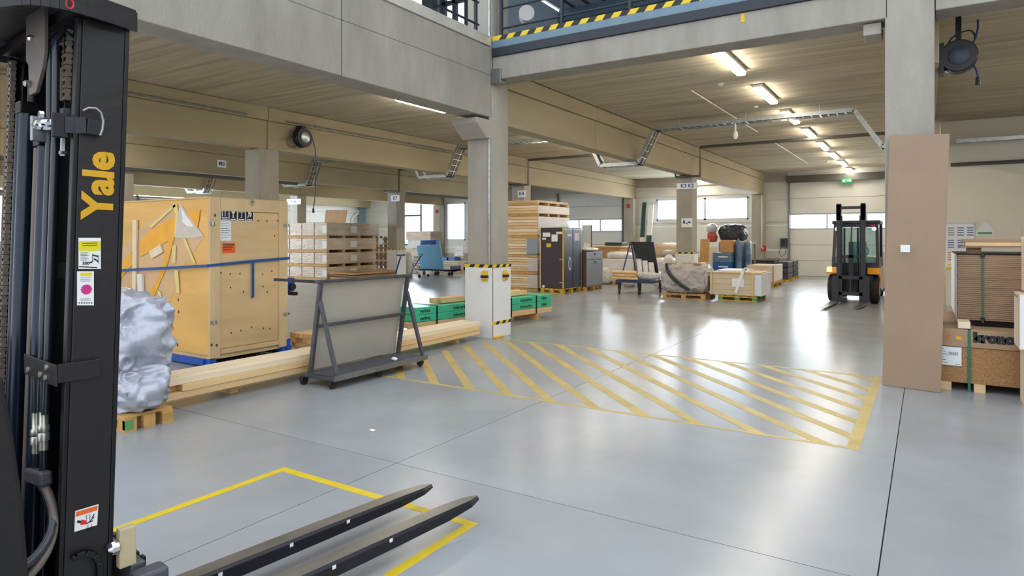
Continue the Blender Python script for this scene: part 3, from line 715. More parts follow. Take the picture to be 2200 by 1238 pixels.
# ------------------------------------------------------------------ MDF board leaning on the right column
xa = onY(1895, 8.36); xb = onY(2021, 8.27); xc_ = onY(1911, 8.72); xd_ = onY(2040, 8.66)
mb = MB(); n_ = .02
mb.hexa([(xa, 8.36, 0.003), (xb, 8.27, 0.003), (xb, 8.27+n_, 0.003), (xa, 8.36+n_, 0.003), (xc_, 8.72, 2.84), (xd_, 8.66, 2.80), (xd_, 8.66+n_, 2.80), (xc_, 8.72+n_, 2.84)])
t = mb.build('fibre_board', 'mdf', None, bevel=.002); tag(t, 'tall brown fibreboard sheet leaning upright against the right column', 'board')
px_, pz_ = onY(1945, 8.46, 534); 
f = (1-(pz_/2.84)); 
MB().box(px_-.045, px_+.045, 8.425, 8.429, pz_-.04, pz_+.04).build('paper_label', 'paper', t)
# ------------------------------------------------------------------ board stacks on the right
kr = thing('chipboard_stack', 'strapped chipboard stack printed krono on low bearers', 'board stack', (.13, 8.5, 0))
WK = 2.4; ZK = .665
MB().box(0, WK, 0, 2.0, .09, .47).build('chipboard_block', 'chipboard', kr, bevel=.003)
MB().box(-.01, WK, -.01, 2.0, .475, ZK).build('cover_boards', 'krono_top', kr, bevel=.004)
for x in (.0, .30, 1.1, 1.6): MB().box(x, x+.1, 0, 2.0, 0, .09).build('bearer', 'pine', kr)
MB().box(.245, .27, -.018, -.01, .0, ZK+.003).build('strap', 'strap_green', kr); MB().box(.245, .27, -.018, .3, ZK+.001, ZK+.003).build('strap', 'strap_green', kr)
text('lettering', 'krono', .135, MATS['black'], kr, (.47, -.01, .585), (1, 0, 0), (0, 0, 1), .002, .001, .012, sx=1.05)
pp = MB().box(-.005, .19, -.014, -.011, .27, .47).build('delivery_label', 'paper', kr)
mb = MB()
for k in range(6): mb.box(.0, .03+.02*(k % 3), -.0145, -.014, .445-k*.03, .45-k*.03)
for k in range(16): mb.box(.075+k*.0055, .075+k*.0055+(.003 if k % 3 else .0015), -.0145, -.014, .38, .415)
mb.box(.13, .18, -.0145, -.014, .285, .29); mb.build('print', 'black', pp)
MB().prism([(.045, .56), (.085, .575), (.09, .6), (.05, .59)], (0, -.011, 0), (1, 0, 0), (0, 0, 1), -.001).build('red_mark', 'orange', kr)
MB().prism([(.14, .555), (.19, .55), (.19, .585), (.14, .59)], (0, -.011, 0), (1, 0, 0), (0, 0, 1), .001).build('yellow_mark', 'yellow', kr)
t = tag(MB().box(0, .11, 0, .3, 0, .07).build('wood_block', 'pale_pine', None, bevel=.004, loc=(.29, 8.5, ZK+.008)), 'short pale timber block lying on the krono stack', 'wood piece')
xm = onY(2057, 8.85); zm0 = ZK+.07; zm1 = zat(xm, 8.85, 547)
mf = thing('fibreboard_stack', 'tall strapped stack of thin fibreboards on top of the krono stack', 'board stack', (xm, 8.85, 0))
n = 34; hh = (zm1-zm0)/n; random.seed(2); mb = MB()
for k in range(n):
    dx, dy = random.uniform(-.004, .004), random.uniform(-.004, .004); mb.box(dx, 2.2+dx, dy, 1.7, zm0+k*hh, zm0+(k+1)*hh-.0035)
o = mb.build('sheets', 'mdf_edge', mf); o['kind'] = 'stuff'
MB().box(-.012, -.004, .02, 1.7, zm0+.01, zm1).build('edge_cover', 'white_board', mf)
MB().box(-.01, 2.2, -.01, 1.7, zm1, zm1+.008).build('top_sheet', 'dark_gap', mf)
for x in (.22,): MB().box(x, x+.02, -.012, -.006, zm0-.02, zm1+.01).build('strap', 'strap_green', mf)
for z in (zm0+.005, zm1-.03): MB().box(.21, .25, -.02, -.006, z, z+.03).build('strap_corner', 'dark_steel', mf)
MB().box(.17, 2.2, .06, 1.7, ZK+.008, zm0).build('bearer', 'dark_gap', mf)  # one near-black block paints the shade of the gap under the stack
# loose boards lying on top
xt = onY(2066, 8.95); z = zm1+.01
o = MB().box(0, .12, 0, .5, 0, .065).build('spacer_block', 'brown_slat', None, loc=(onY(2080, 8.9), 8.9, z)); tag(o, 'dark ribbed spacer block between fibreboards and loose planks', 'wood piece')
o = MB().box(0, .2, 0, .5, 0, .065).build('spacer_block', 'brown_slat', None, loc=(1.35, 8.9, z)); tag(o, 'dark spacer block hidden at the right end of the loose planks', 'wood piece')
z += .067
for k, (x, L_, h_) in enumerate(((xt-.02, 1.7, .018), (xt+.03, 1.6, .04), (xt+.01, 1.62, .035))):
    o = MB().box(0, L_, 0, .5, 0, h_).build('plank', ('mdf', 'pine', 'krono_top')[k], None, bevel=.002, loc=(x, 8.86, z)); z += h_+.002
    tag(o, '%s loose plank on spacers above the fibreboard stack' % ('lowest thin', 'middle thick', 'topmost')[k], 'plank', 'loose planks on the fibreboards')
# right-hand edge stack, three tiers with slatted ends
xe = .79
for k, (z0, z1, x0, y0, y1) in enumerate(((.0, .56, xe+.02, 8.02, 8.42), (.57, 1.10, xe-.03, 7.9, 8.40), (1.12, 1.66, xe+.03, 7.95, 8.42))):
    t = thing('sheet_bundle', '%s slatted bundle of pale sheets at the right frame edge' % ('bottom', 'middle', 'top')[k], 'board stack', (x0, y0, 0), 0, 'sheet bundles at the right edge')
    n = 7; d_ = (y1-y0)/n
    for i in range(n): MB().box(0, .9, i*d_, i*d_+d_*.8, z0+.01, z1-.015).build('sheet_pack', ('pale_pine', 'white_board', 'pine')[(i+k) % 3], t)
    MB().box(0, .9, 0, y1-y0, z0, z0+.01).build('base_sheet', 'pine', t); MB().box(0, .9, 0, y1-y0, z1-.015, z1).build('top_sheet', 'pale_pine', t)
    if k == 1: MB().box(-.012, -.002, .02, y1-y0, z1-.03, z1-.018).build('edge_profile', 'galv', t)
o = MB().box(0, .9, 0, .1, 0, .09).build('wood_block', 'krono_top', None, loc=(xe+.0, 8.0, 1.662)); tag(o, 'squared wooden block on the topmost bundle at the right edge', 'wood piece')
# notice board on the right wall
def wq(px, py): x, z = onY(px, WRY, py); return x, z
x0_, z0_ = wq(2028, 592); x1_, z1_ = wq(2092, 481)
nb = thing('notice_board', 'white framed notice board with charts on the cream wall', 'notice board', (x0_, WRY, 0))
MB().box(0, x1_-x0_, -.03, -.005, z0_, z1_).build('board_face', 'white', nb); w_ = x1_-x0_; h_ = z1_-z0_
MB().box(-.03, w_+.03, -.04, -.0, z1_, z1_+.04).build('frame_edge', 'window_frame', nb)
random.seed(4)
for a in range(3):
    for c in range(4):
        xx, zz = .06+a*w_/3.1, z0_+.05+c*h_/4.2
        p_ = MB().box(xx, xx+w_/3.6, -.034, -.031, zz, zz+h_/5).build('sheet', 'paper', nb)
        mb = MB()
        for q in range(4): mb.box(xx+.02, xx+w_/3.6-.02, -.036, -.0345, zz+.03+q*h_/22, zz+.05+q*h_/22)
        mb.build('print', random.choice(('sign_blue', 'yellow', 'orange', 'grey_frame')), p_)
x0_, z0_ = wq(2095, 507); x1_, z1_ = wq(2137, 477)
t = thing('wall_plan', 'pale house-shaped plan fixed on the cream wall', 'poster', (x0_, WRY, 0)); w_ = x1_-x0_; h_ = z1_-z0_
MB().prism([(0, 0), (w_, 0), (w_, h_*.35), (w_*.6, h_), (w_*.45, h_), (0, h_*.3)], (0, -.004, z0_), (1, 0, 0), (0, 0, 1), .012).build('plan_sheet', 'white_board', t)
MB().box(.05, w_-.05, -.018, -.016, z0_+.04, z0_+.09).build('print', 'green_paint', t)
t = thing('low_wall_guard', 'pale low board with hazard tape along the cream wall', 'guard', (.4, WRY-.12, 0))
MB().box(0, 1.2, 0, .1, 0, .92).build('guard_board', 'cream_wall', t); mb = MB(); hazard(mb, (0, -.004, .88), (1, 0, 0), (0, 0, 1), 1.2, .06, .004, .2); mb.build('hazard_tape', ['tape_yellow', 'tape_black'], t)
# ------------------------------------------------------------------ goods at the back of the hall
mat('carton_wrap', '#b9a184', .35, var=.22, scale=2.2, stretch=(.6, .6, 3), bump=.35, bscale=10, hex2='#d3c8b8'); mat('carton', '#b98f5e', .7, var=.1, rand=.05)
mat('grey_wrap', '#b9b3ab', .3, var=.12, scale=3, bump=.7, bscale=11); mat('white_wrap', '#dcd9d6', .28, var=.08, scale=4, bump=.7, bscale=10)
mat('cabinet_brown', '#33262c', .4, var=.1); mat('cabinet_blue', '#22324a', .35, coat=.1); mat('locker_grey', '#8b9199', .35, metal=.35); mat('locker_side', '#5b4438', .6)
mat('bubble', '#e3e8f2', .25, var=.15, scale=45, bump=1., bscale=45); mat('pale_board', '#d5c6a8', .6, var=.06, scale=3); mat('boards_brown', '#b88a55', .6, var=.12, scale=3)
film('panel_film', '#dddde0', .5, .2, .8, 8); mat('navy', '#28305e', .4); mat('glass_blue', '#86caf8', .08, coat=.5); mat('box_blue', '#15509f', .4, var=.08); mat('blue_roll', '#56718f', .3, var=.3, scale=5, bump=.5, bscale=12)
mat('black_wrap', '#2b2c35', .3, var=.2, scale=4, bump=.7, bscale=9); mat('red_bag', '#b4473c', .5, var=.2); mat('dark_bin', '#3c3a42', .5, var=.1, rand=.1); mat('green_dark', '#22463e', .5)
mat('pallet_yellow', '#c4a23c', .6, var=.2, scale=8); mat('red', '#b3262a', .5)
def foot(cpx, cpy, lpx, rpx, topy):
    """corner nearest the eye stands at (cpx,cpy); returns x, y, width, depth, height"""
    x, y = at(cpx, cpy); return x, y, x-onY(lpx, y), onX(rpx, x)-y, zat(x, y, topy)
# wrapped carton stack, four tiers
x, y, W_, D_, Ht = foot(702, 604, 596, 810, 478)
def zz(py): return zat(x, y, py)
tiers = ((604, 574), (572, 543), (541, 512), (510, 478))
z1p = 0
for k, (a, b_) in enumerate(tiers):
    z0 = z1p; z1p = zz(b_)
    t = thing('wrapped_carton_pallet', '%s film-wrapped carton layer of the stack right of the crate' % ('lowest', 'second', 'third', 'topmost')[k], 'wrapped cartons', (x, y, z0), 0, 'carton stack behind the glass cart')
    h_ = z1p-z0-.001; off = (.0, .04, .02, -.12)[k]
    n = 4
    for i in range(n): MB().box(-W_*(i+1)/n+.02, -W_*i/n-.01, .02, D_-off, .10, h_-.004).build('carton', 'carton_wrap', t, bevel=.015)
    for i in range(4): MB().box(-W_, 0, D_*i/3.3, D_*i/3.3+.12, 0, .10).build('pallet_runner', 'pallet_wood', t)
    MB().box(-.24, -.005, -.004, .018, .3*h_, .8*h_).build('label', 'paper', t)
    MB().box(-.003, .003, D_*.45, D_*.45+.35, .35*h_, .8*h_).build('label', 'paper', t)
xx, yy = onY(741, y+.8), y+.8; xl = onY(697, yy); zt_ = zz(478)+.005
t = tag(MB().hexa([(xl, yy, zt_), (xx, yy, zt_), (xx, yy+.03, zt_), (xl, yy+.03, zt_), (xl-.02, yy+.08, zt_+.52), (xx+.02, yy+.08, zt_+.50), (xx+.02, yy+.11, zt_+.50), (xl-.02, yy+.11, zt_+.52)]).build('plywood_offcut', 'boards_brown'), 'brown plywood sheet tilted up on top of the wrapped carton stack', 'board')
# flattened cardboard
for k, (dx, dy, z_) in enumerate(((0, 0, .0), (.1, .15, .09), (-.06, .3, .18), (.05, .2, .27))):
    o = MB().hexa([(0, 0, 0), (1.3, .05, 0), (1.3, 2.3, 0), (0, 2.3, 0), (0, 0, .07), (1.3, .05, .05), (1.32, 2.3, .07), (0, 2.3, .08)]).box(.2, 1.0, .2, 1.9, .075, .082).build('flat_cardboard', 'cardboard', None, loc=(-19.15+dx, 16.9+dy, z_+.005))
    tag(o, '%s bundle of flattened cardboard seen over the top bar of the cart' % ('lowest', 'second', 'third', 'topmost')[k], 'cardboard', 'flattened cardboard pile')
# brown slatted rack
x2, y2 = at(822, 592); t = thing('slatted_rack', 'tall brown pallet rack of slats between carton stack and white guard', 'rack', (x2, y2, 0)); xl = onY(806, y2)-x2; xr_ = onY(838, y2)-x2; hz_ = zat(x2, y2, 506)
for i in range(4): 
    a = xl+(xr_-xl-.08)*i/3; MB().box(a, a+.08, 0, .1, 0, hz_-.03*i).build('post', 'brown_slat', t)
for i in range(9): MB().box(xl, xr_, -.03, 0, hz_*(i+.3)/9.5, hz_*(i+.3)/9.5+.09).build('slat', ('brown_slat', 'cardboard')[i % 2], t)
MB().box(xl+.25, xl+.5, -.04, -.03, hz_*.78, hz_*.93).build('label', 'paper', t)
# trolley with blue sheet
X_, Y_ = -18.1, 22.3
def zc(px, py, Y=Y_): return onY(px, Y, py)
t = thing('sheet_trolley', 'blue steel trolley holding a large glossy light blue sheet', 'trolley', (0, Y_, 0))
q = [zc(905, 583), zc(955, 577), zc(946, 526), zc(896, 528)]
pl(MB().prism(q, (0, 0, 0), (1, 0, 0), (0, 0, 1), .03).build('sheet', 'glass_blue', t), 'glossy light blue sheet')
q = [zc(906, 527), zc(940, 525), zc(940, 516), zc(907, 517)]; MB().prism(q, (0, .1, 0), (1, 0, 0), (0, 0, 1), .2).build('backrest', 'blue', t)
a, b_ = zc(900, 583), zc(972, 577); MB().box(a[0], b_[0], -.1, .6, .20, .27).build('deck', 'navy', t)
MB().box(b_[0]-.04, b_[0], -.1, .6, .2, .42).build('end_frame', 'navy', t)
for px in (912, 937, 966): MB().tube([(zc(px, 590)[0], -.05, .07), (zc(px, 590)[0], .0, .07)], .07, 12).box(zc(px, 590)[0]-.02, zc(px, 590)[0]+.02, -.05, .0, .1, .2).build('castor', 'rubber', t)
for px in (925, 955): MB().tube([(zc(px, 590)[0], .5, .07), (zc(px, 590)[0], .55, .07)], .07, 12).box(zc(px, 590)[0]-.02, zc(px, 590)[0]+.02, .5, .55, .1, .2).build('castor', 'rubber', t)
# wire cart
x2, y2 = at(887, 596); t = thing('wire_cart', 'grey tubular wire cart with bags standing left of the blue sheet', 'cart', (x2, y2, 0)); s_ = 19.5/1397*1.0
P = lambda px, py, dy=0: (onY(px, y2+dy)-x2, dy, zat(onY(px, y2+dy), y2+dy, py))
for dy in (0, .5):
    MB().tube([P(882, 592, dy), P(889, 574, dy), P(900, 592, dy)], .024, 6).build('leg_frame', 'steel', t)
    MB().tube([P(889, 574, dy), P(898, 560, dy), P(908, 546, dy), P(902, 546, dy)], .026, 6).build('handle_tube', 'steel', t)
    MB().tube([P(880, 588, dy), P(902, 586, dy)], .014, 6).build('base_tube', 'steel', t)
mb = MB()
for i in range(6): mb.tube([P(886+i*2.4, 572), P(890+i*2.6, 550)], .012, 5); 
for i in range(4): mb.tube([P(886+i*1.5, 572-i*6), P(900+i*1.5, 572-i*6)], .012, 5)
mb.build('wire_basket', 'steel', t)['kind'] = 'stuff'
for px in (882, 901): MB().tube([(P(px, 596)[0], -.02, .06), (P(px, 596)[0], .02, .06)], .06, 10).build('wheel', 'rubber', t)
for px in (884, 903): MB().tube([(P(px, 596)[0], .48, .06), (P(px, 596)[0], .52, .06)], .06, 10).build('wheel', 'rubber', t)
t2 = thing('waste_bags', 'red and white bags heaped beside the wire cart', 'bag', (0, 0, 0))
xq_, yq = at(876, 594); crumple('white_bag', MATS['white_wrap'], t2, xq_-.35, yq+.35, 0, .5, .45, 1.0, .09, 3, 4, 24, 16, 2.5)
crumple('red_bag', MATS['red_bag'], t2, xq_-.45, yq-.25, .0, .4, .4, .62, .05, 4, 6, 20, 14, 2.5)
# blue push handle
x2, y2 = -17.1, 18.6; t = thing('push_handle_truck', 'blue T-shaped push handle of a low platform truck behind the glass cart', 'hand truck', (x2, y2, 0))
P = lambda px, py: (onY(px, y2)-x2, 0, zat(onY(px, y2), y2, py))
MB().tube([P(848, 594), P(861, 551)], .03, 8).build('handle_pole', 'blue_strap', t); MB().tube([P(853, 549), P(871, 548)], .025, 8).build('handle_grip', 'navy', t)
MB().box(-.3, .3, -.1, .5, .1, .16).build('platform', 'navy', t)
for a in (-.22, .22):
    for b_ in (0, .4): MB().tube([(a-.02, b_, .05), (a+.02, b_, .05)], .05, 10).build('wheel', 'rubber', t)
# pallets behind the trolley
for k, (cpx, cpy, l, r, tp, m, lb) in enumerate(((925, 578, 872, 950, 497, 'white_wrap', 'white and pink film-wrapped pallet under the bright left window'), (986, 586, 950, 996, 561, 'pale_board', 'pale stacked boards on the floor left of the nearest column'),
        (996, 580, 974, 1000, 528, 'white_wrap', 'white wrapped stack just left of the nearest column'))):
    x3, y3, W_, D_, Ht = foot(cpx, cpy, l, r, tp); D_ = min(D_, 1.6)
    t = thing('wrapped_pallet' if k != 1 else 'board_stack', lb, 'pallet load', (x3, y3, 0)); pallet(t, -W_, 0, 0, D_, .14)
    n = 4
    for i in range(n):
        a = .145+(Ht-.145)*i/n; e = .03*((i*7+k) % 3); MB().box(-W_+e, -e, e, D_-e, a+.004, a+(Ht-.145)/n-.004).build('layer', (m, 'carton_wrap', m, 'carton_wrap' if k == 0 else m)[i] if k != 1 else m, t, bevel=.02)
for k, (a, b_) in enumerate(((951, 960), (963, 977))):
    y3 = 26.0; xa_, z_ = onY(a, y3, 560); xb_, z2 = onY(b_, y3, 553); 
    tag(MB().box(0, xb_-xa_, 0, .5, 0, z2-z_+.01).build('blue_bin', 'box_blue', None, bevel=.02, loc=(xa_, y3, z_)), '%s small blue bin on the shelf table near the nearest column' % ('left', 'right')[k], 'bin')
t = thing('low_table', 'pale low table carrying the two small blue bins', 'table', (0, 26, 0)); xa_, z_ = onY(948, 26, 561); xb_ = onY(990, 26)
MB().box(xa_, xb_, -.2, .8, z_-.05, z_-.003).build('tabletop', 'white_board', t)
for a in (xa_+.05, xb_-.1):
    for b_ in (-.15, .7): MB().box(a, a+.06, b_, b_+.06, 0, z_-.05).build('leg', 'grey_frame', t)
# ------------------------------------------------------------------ tall timber-and-door stack right of the column
x, y, W_, D_, Ht = foot(1155, 626, 1075, 1222, 430)
tr = ((626, 590), (587, 553), (550, 511), (508, 464), (462, 440), (439, 429))
z1p = 0
for k, (a, b_) in enumerate(tr):
    z0 = z1p; z1p = zz(b_); h_ = z1p-z0-.001
    t = thing('panel_package', '%s of six stacked packages of wooden panels right of the nearest column' % ('lowest', 'second lowest', 'third from below', 'fourth from below', 'second from top', 'topmost')[k], 'panel package', (x, y, z0), 0, 'wooden panel stack')
    n = 6 if k < 4 else (3 if k == 4 else 2); bh = (h_-.09)/n; wr_ = k >= 3
    random.seed(k)
    for i in range(n):
        e = random.uniform(0, .03); MB().box(-W_, -e, e, D_-e*2, .085+i*bh+.004, .085+(i+1)*bh-.006).build('panel', ('pine', 'frame_wood', 'pale_pine')[(i*5+k) % 3], t)
    for i in range(4): MB().box(-W_, 0, (D_-.1)*i/3, (D_-.1)*i/3+.1, 0, .08).build('bearer', 'pallet_wood', t)
    if k in (2, 3, 4): MB().box(-.01, .02, .02, D_+.02, .08, h_-.01).build('film_cover', 'panel_film', t, bevel=.01)
    elif k < 2: MB().box(-.35, .015, -.015, D_*.8, .09, h_-.01).build('film_cover', 'panel_film', t, bevel=.01)
    if k == 2: MB().box(-.4, .018, -.018, D_*.5, .1, h_-.03).build('dark_film', 'locker_grey', t, bevel=.01)
# ------------------------------------------------------------------ dark tall cabinet on pallet
x, y, W_, D_, Ht = foot(1210, 632, 1161, 1251, 489); D_ -= .09
t = thing('dark_cabinet', 'tall dark brown and blue cabinet with stickers on a pallet', 'cabinet', (x, y, 0)); pallet(t, -W_, 0, 0, D_, .15, 'pallet_yellow')
MB().box(-W_, 0, 0, D_, .155, Ht).build('body', 'cabinet_brown', t, bevel=.01)
for i in range(2): d = MB().box(.0, .02, D_*i/2+.012, D_*(i+1)/2-.012, .17, Ht-.01).build('door', 'cabinet_blue', t, bevel=.006)
hd = MB().box(.02, .05, D_/2-.06, D_/2-.03, .9, 1.05).build('handle', 'chrome', d)
for a, b_ in ((0, 0), (-W_, 0), (0, D_)): MB().box(a-.015, a+.015, b_-.015, b_+.015, .155, Ht).build('corner_strip', 'yellow' if a == 0 and b_ == 0 else 'pine', t)
def on(px, py): q = onY(px, y, py); return q[0]-x, q[1]
for (px0, py0, px1, py1, m) in ((1166, 509, 1182, 500, 'red_bag'), (1165, 515, 1173, 511, 'pale_pine'), (1185, 519, 1198, 504, 'paper'), (1174, 531, 1184, 523, 'yellow'), (1195, 503, 1208, 498, 'pale_pine'), (1165, 618, 1170, 613, 'paper')):
    a, b_ = on(px0, py0), on(px1, py1); MB().box(a[0], b_[0], -.004, 0, a[1], b_[1]).build('sticker', m if m != 'red_bag' else 'paper', t)
def onx(px, py): q = onX(px, x, py); return q[0]-y, q[1]
for (px0, py0, px1, py1, m) in ((1218, 508, 1227, 503, 'paper'), (1233, 517, 1243, 501, 'paper')):
    a, b_ = onx(px0, py0), onx(px1, py1); MB().box(.02, .023, a[0], b_[0], a[1], b_[1]).build('sticker', m, t)
a = onx(1223, 567); o = MB().prism([(a[0]+.09*cos(i*pi/8), a[1]+.2*sin(i*pi/8)) for i in range(16)], (.02, 0, 0), (0, 1, 0), (0, 0, 1), .003).build('round_emblem', 'paper', t)
MB().prism([(a[0]+.06*cos(i*pi/8), a[1]+.15*sin(i*pi/8)) for i in range(16)], (.023, 0, 0), (0, 1, 0), (0, 0, 1), .002).build('emblem_centre', 'sign_blue', o)
for z_ in (.32, 1.0): MB().box(-.12, .012, -.012, .06, z_, z_+.025).build('hinge_strap', 'steel', t); MB().box(.0, .03, D_-.1, D_+.01, z_, z_+.025).build('hinge_strap', 'steel', t)
# grey locker
x, y, W_, D_, Ht = foot(1259, 626, 1250, 1294, 541)
t = thing('grey_locker', 'grey metal base cabinet with two locks on a pallet', 'cabinet', (x, y, 0)); pallet(t, -.5, 0, 0, D_, .13, 'pallet_wood')
MB().box(-.5, 0, 0, D_, .135, Ht).build('body', 'locker_side', t, bevel=.008)
MB().box(0, .018, .01, D_-.01, .15, Ht*.78).build('door', 'locker_grey', t, bevel=.006); MB().box(0, .018, .01, D_-.01, Ht*.79, Ht-.01).build('drawer', 'locker_grey', t, bevel=.006)
for z_ in (Ht*.72, Ht*.93): MB().lathe([(.03, 0), (.03, .02), (.01, .02)], (.018, D_*.5, z_), (1, 0, 0), 10).build('lock', 'black', t)
crumple('film_heap', MATS['white_wrap'], t, -.2, D_/2, Ht, .45, D_*.7, .12, .03, 6, 2, 20, 10, 3)
# framed panel leaning behind
xx = -9.3; t = thing('framed_panel', 'upright pale framed panel standing behind the dark cabinet', 'panel', (0, 19.9, 0)); a = onY(1251, 19.9, 545); b_ = onY(1270, 19.9, 484)
MB().box(a[0], b_[0], 0, .06, 0, b_[1]).build('panel_face', 'pale_wall', t); 
for u in ((a[0], a[0]+.03), (b_[0]-.03, b_[0])): MB().box(u[0], u[1], -.015, .07, 0, b_[1]).build('frame_edge', 'frame_wood', t)
MB().box(a[0]+.05, b_[0]-.05, -.01, 0, a[1], a[1]+.35).build('white_sheet', 'paper', t)
# white wrapped box with boards on top
x, y, W_, D_, Ht = foot(1345, 612, 1292, 1362, 557)
t = thing('white_wrapped_box', 'large white box wrapped in film, behind the dark trolley', 'box', (x, y, 0)); MB().box(-W_, 0, 0, min(D_, 1.5), .1, Ht).build('box_body', 'white_board', t, bevel=.02); pallet(t, -W_, 0, 0, min(D_, 1.5), .1)
MB().box(-W_*.62, -W_*.3, -.006, 0, Ht*.62, Ht*.85).build('label', 'paper', t); crumple('film_heap', MATS['white_wrap'], t, -W_*.45, .5, Ht-.03, W_*.9, .9, .28, .05, 4, 2, 30, 12, 3)
crumple('film_skirt', MATS['white_wrap'], t, -W_*.85, -.1, .0, .5, .5, .6, .05, 4, 3, 20, 14, 3)
yb = 23.5; a = onY(1262, yb, 543); b_ = onY(1333, yb, 532)
t = thing('board_crate', 'long low yellow-brown wooden crate behind the white wrapped box', 'crate', (0, yb, 0)); MB().box(a[0], b_[0], 0, 1.2, .12, b_[1]).build('crate_side', 'boards_brown', t, bevel=.01)
MB().box(a[0]-.03, b_[0]+.03, -.03, 1.23, b_[1], b_[1]+.06).build('lid', 'frame_wood', t); pallet(t, a[0], b_[0], 0, 1.2, .12)
a = onY(1299, yb+.3, 531); b_ = onY(1336, yb+.3, 523); o = MB().box(a[0], b_[0], 0, .6, b_[1]-.0, b_[1]+.13).build('dark_case', 'green_dark', None, bevel=.03); o.location = (0, yb+.3, 0)
o.location.z = (b_[1]*0+ (t.children[1].data.vertices[4].co.z))-b_[1]+.005; tag(o, 'flat dark green case lying on the long wooden crate', 'case')
# ------------------------------------------------------------------ dark sheet trolley with rolls
Yt = 18.4
t = thing('dark_trolley', 'navy steel trolley with upright black sheet and wooden poles on it', 'trolley', (0, Yt, 0))
def Z(px, py, Y=Yt): return onY(px, Y, py)
a, b_ = Z(1340, 612), Z(1418, 600); MB().box(a[0], b_[0], -.62, .5, .34, .41).build('deck', 'navy', t)
q = [Z(1353, 520), Z(1398, 520), Z(1409, 590), Z(1372, 590)]; pl(MB().prism(q, (0, .18, 0), (1, 0, 0), (0, 0, 1), .02).build('black_sheet', 'black', t), 'upright black sheet')
MB().tube([(*Z(1352, 520)[:1], .1, Z(1352, 520)[1]), (Z(1341, 590)[0], -.25, .41)], .02, 6).build('brace', 'navy', t); MB().tube([(Z(1353, 520)[0], .1, Z(1353, 520)[1]), (Z(1366, 585)[0], .1, .41)], .025, 6).build('upright', 'navy', t)
MB().tube([(Z(1398, 520)[0], .2, Z(1398, 520)[1]), (Z(1411, 590)[0], .2, .41)], .02, 6).build('upright', 'navy', t)
for px, dy in ((1345, -.5), (1388, -.5), (1410, .35), (1362, .4)):
    xx = Z(px, 600)[0]; b = MB().box(xx-.03, xx+.03, dy-.05, dy+.05, .13, .34); c = b.build('castor_fork', 'dark_steel', t); MB().lathe([(.02, -.02), (.09, -.02), (.09, .02), (.02, .02)], (xx, dy, .09), (1, .25, 0), 16).build('wheel', 'rubber', c)
random.seed(8)
for k in range(9):
    r_ = .045; yy = Yt-.56+(k % 3)*.09; zz_ = .415+r_+(k//3)*.088
    xa_ = onY(1318+random.uniform(-4, 5), yy); xb_ = onY(1366+random.uniform(-3, 4), yy)
    tag(MB().tube([(0, 0, 0), (xb_-xa_, 0, 0)], r_-.002, 8).build('wooden_pole', 'pine', None, loc=(xa_, yy, zz_)), 'short peeled wooden pole on the navy trolley, %s layer, %s of three' % (('bottom', 'middle', 'top')[k//3], ('front', 'centre', 'rear')[k % 3]), 'pole', 'wooden poles on the navy trolley')
t = thing('wrapped_cushions', 'white film-wrapped slabs leaning on the black sheet of the navy trolley', 'wrapped goods', (0, Yt, 0))
for k in range(3):
    a = Z(1372+k*13, 585); MB().hexa([(a[0]+.02, -.1, .44), (a[0]+.17, -.1, .44), (a[0]+.17, .0, .44), (a[0]+.02, .0, .44), (a[0]-.12, .08, 1.02-.05*k), (a[0]+.04, .08, 1.02-.05*k), (a[0]+.04, .16, 1.02-.05*k), (a[0]-.12, .16, 1.02-.05*k)]).build('slab', 'white_wrap', t, bevel=.02)
crumple('wrapped_roll', MATS['white_wrap'], t, Z(1396, 590)[0], -.2, .42, .75, .2, .22, .03, 5, 2, 26, 12, 3)
# ------------------------------------------------------------------ big wrapped bag
x, y = at(1467, 643); t = thing('wrapped_pallet_load', 'bulging grey film-wrapped pallet load with a dark diagonal strap', 'wrapped goods', (x, y+.55, 0))
pallet(t, -.58, .58, -.5, .5, .15, 'pallet_wood')
crumple('wrapped_body', MATS['grey_wrap'], t, -.04, -.05, .14, 1.24, 1.0, .83, .11, 4.6, 12, 70, 44, 4)
MB().box(-.5, .45, -.45, .4, .92, .965).build('top_carton', 'boards_brown', t, bevel=.01)
pts = [(-.48, -.50, .93), (-.42, -.60, .78), (-.3, -.64, .62), (-.12, -.655, .45), (.06, -.65, .33), (.2, -.64, .25)]
mb = MB()
for a, b_ in zip(pts, pts[1:]): mb.bar(a, b_, .05, .09, (0, 0, 1))
mb.build('dark_strap', 'black_wrap', t)
crumple('film_tuft', MATS['white_wrap'], t, -.5, -.2, .9, .22, .3, .28, .04, 6, 3, 20, 12, 2.2)
# ------------------------------------------------------------------ low pale crate
x, y, W_, D_, Ht = foot(1636, 650, 1526, 1656, 589)
t = thing('low_pale_crate', 'low pale wooden crate with white strap and label on a marked pallet', 'crate', (x, y, 0)); pallet(t, -W_+.2, -.12, .02, D_-.05, .14, 'pallet_yellow', 'green_paint')
nb_ = 4; hb = (Ht-.15)/nb_
for i in range(nb_): MB().box(-W_+.03, -.03, 0, .02, .15+i*hb+.003, .15+(i+1)*hb-.003).build('plank', 'pale_board', t)
MB().box(-W_+.03, -.03, .02, D_, .15, Ht-.005).build('crate_body', 'pale_board', t); MB().box(-.03, 0, -.01, D_, .15, Ht).build('bubble_wrap', 'bubble', t, bevel=.01)
MB().box(-.17, .0, -.02, -.005, .16, Ht-.02).build('bubble_fold', 'bubble', t, bevel=.01)
for a in (-W_, -.24): MB().box(a, a+.06, -.03, .0, .15, Ht).build('corner_batten', 'frame_wood', t)
MB().box(-W_, -.02, -.03, D_, Ht, Ht+.03).build('lid', 'frame_wood', t); MB().box(-W_*.9, -W_*.35, .2, D_, Ht+.03, Ht+.07).build('top_sheet', 'white_board', t)
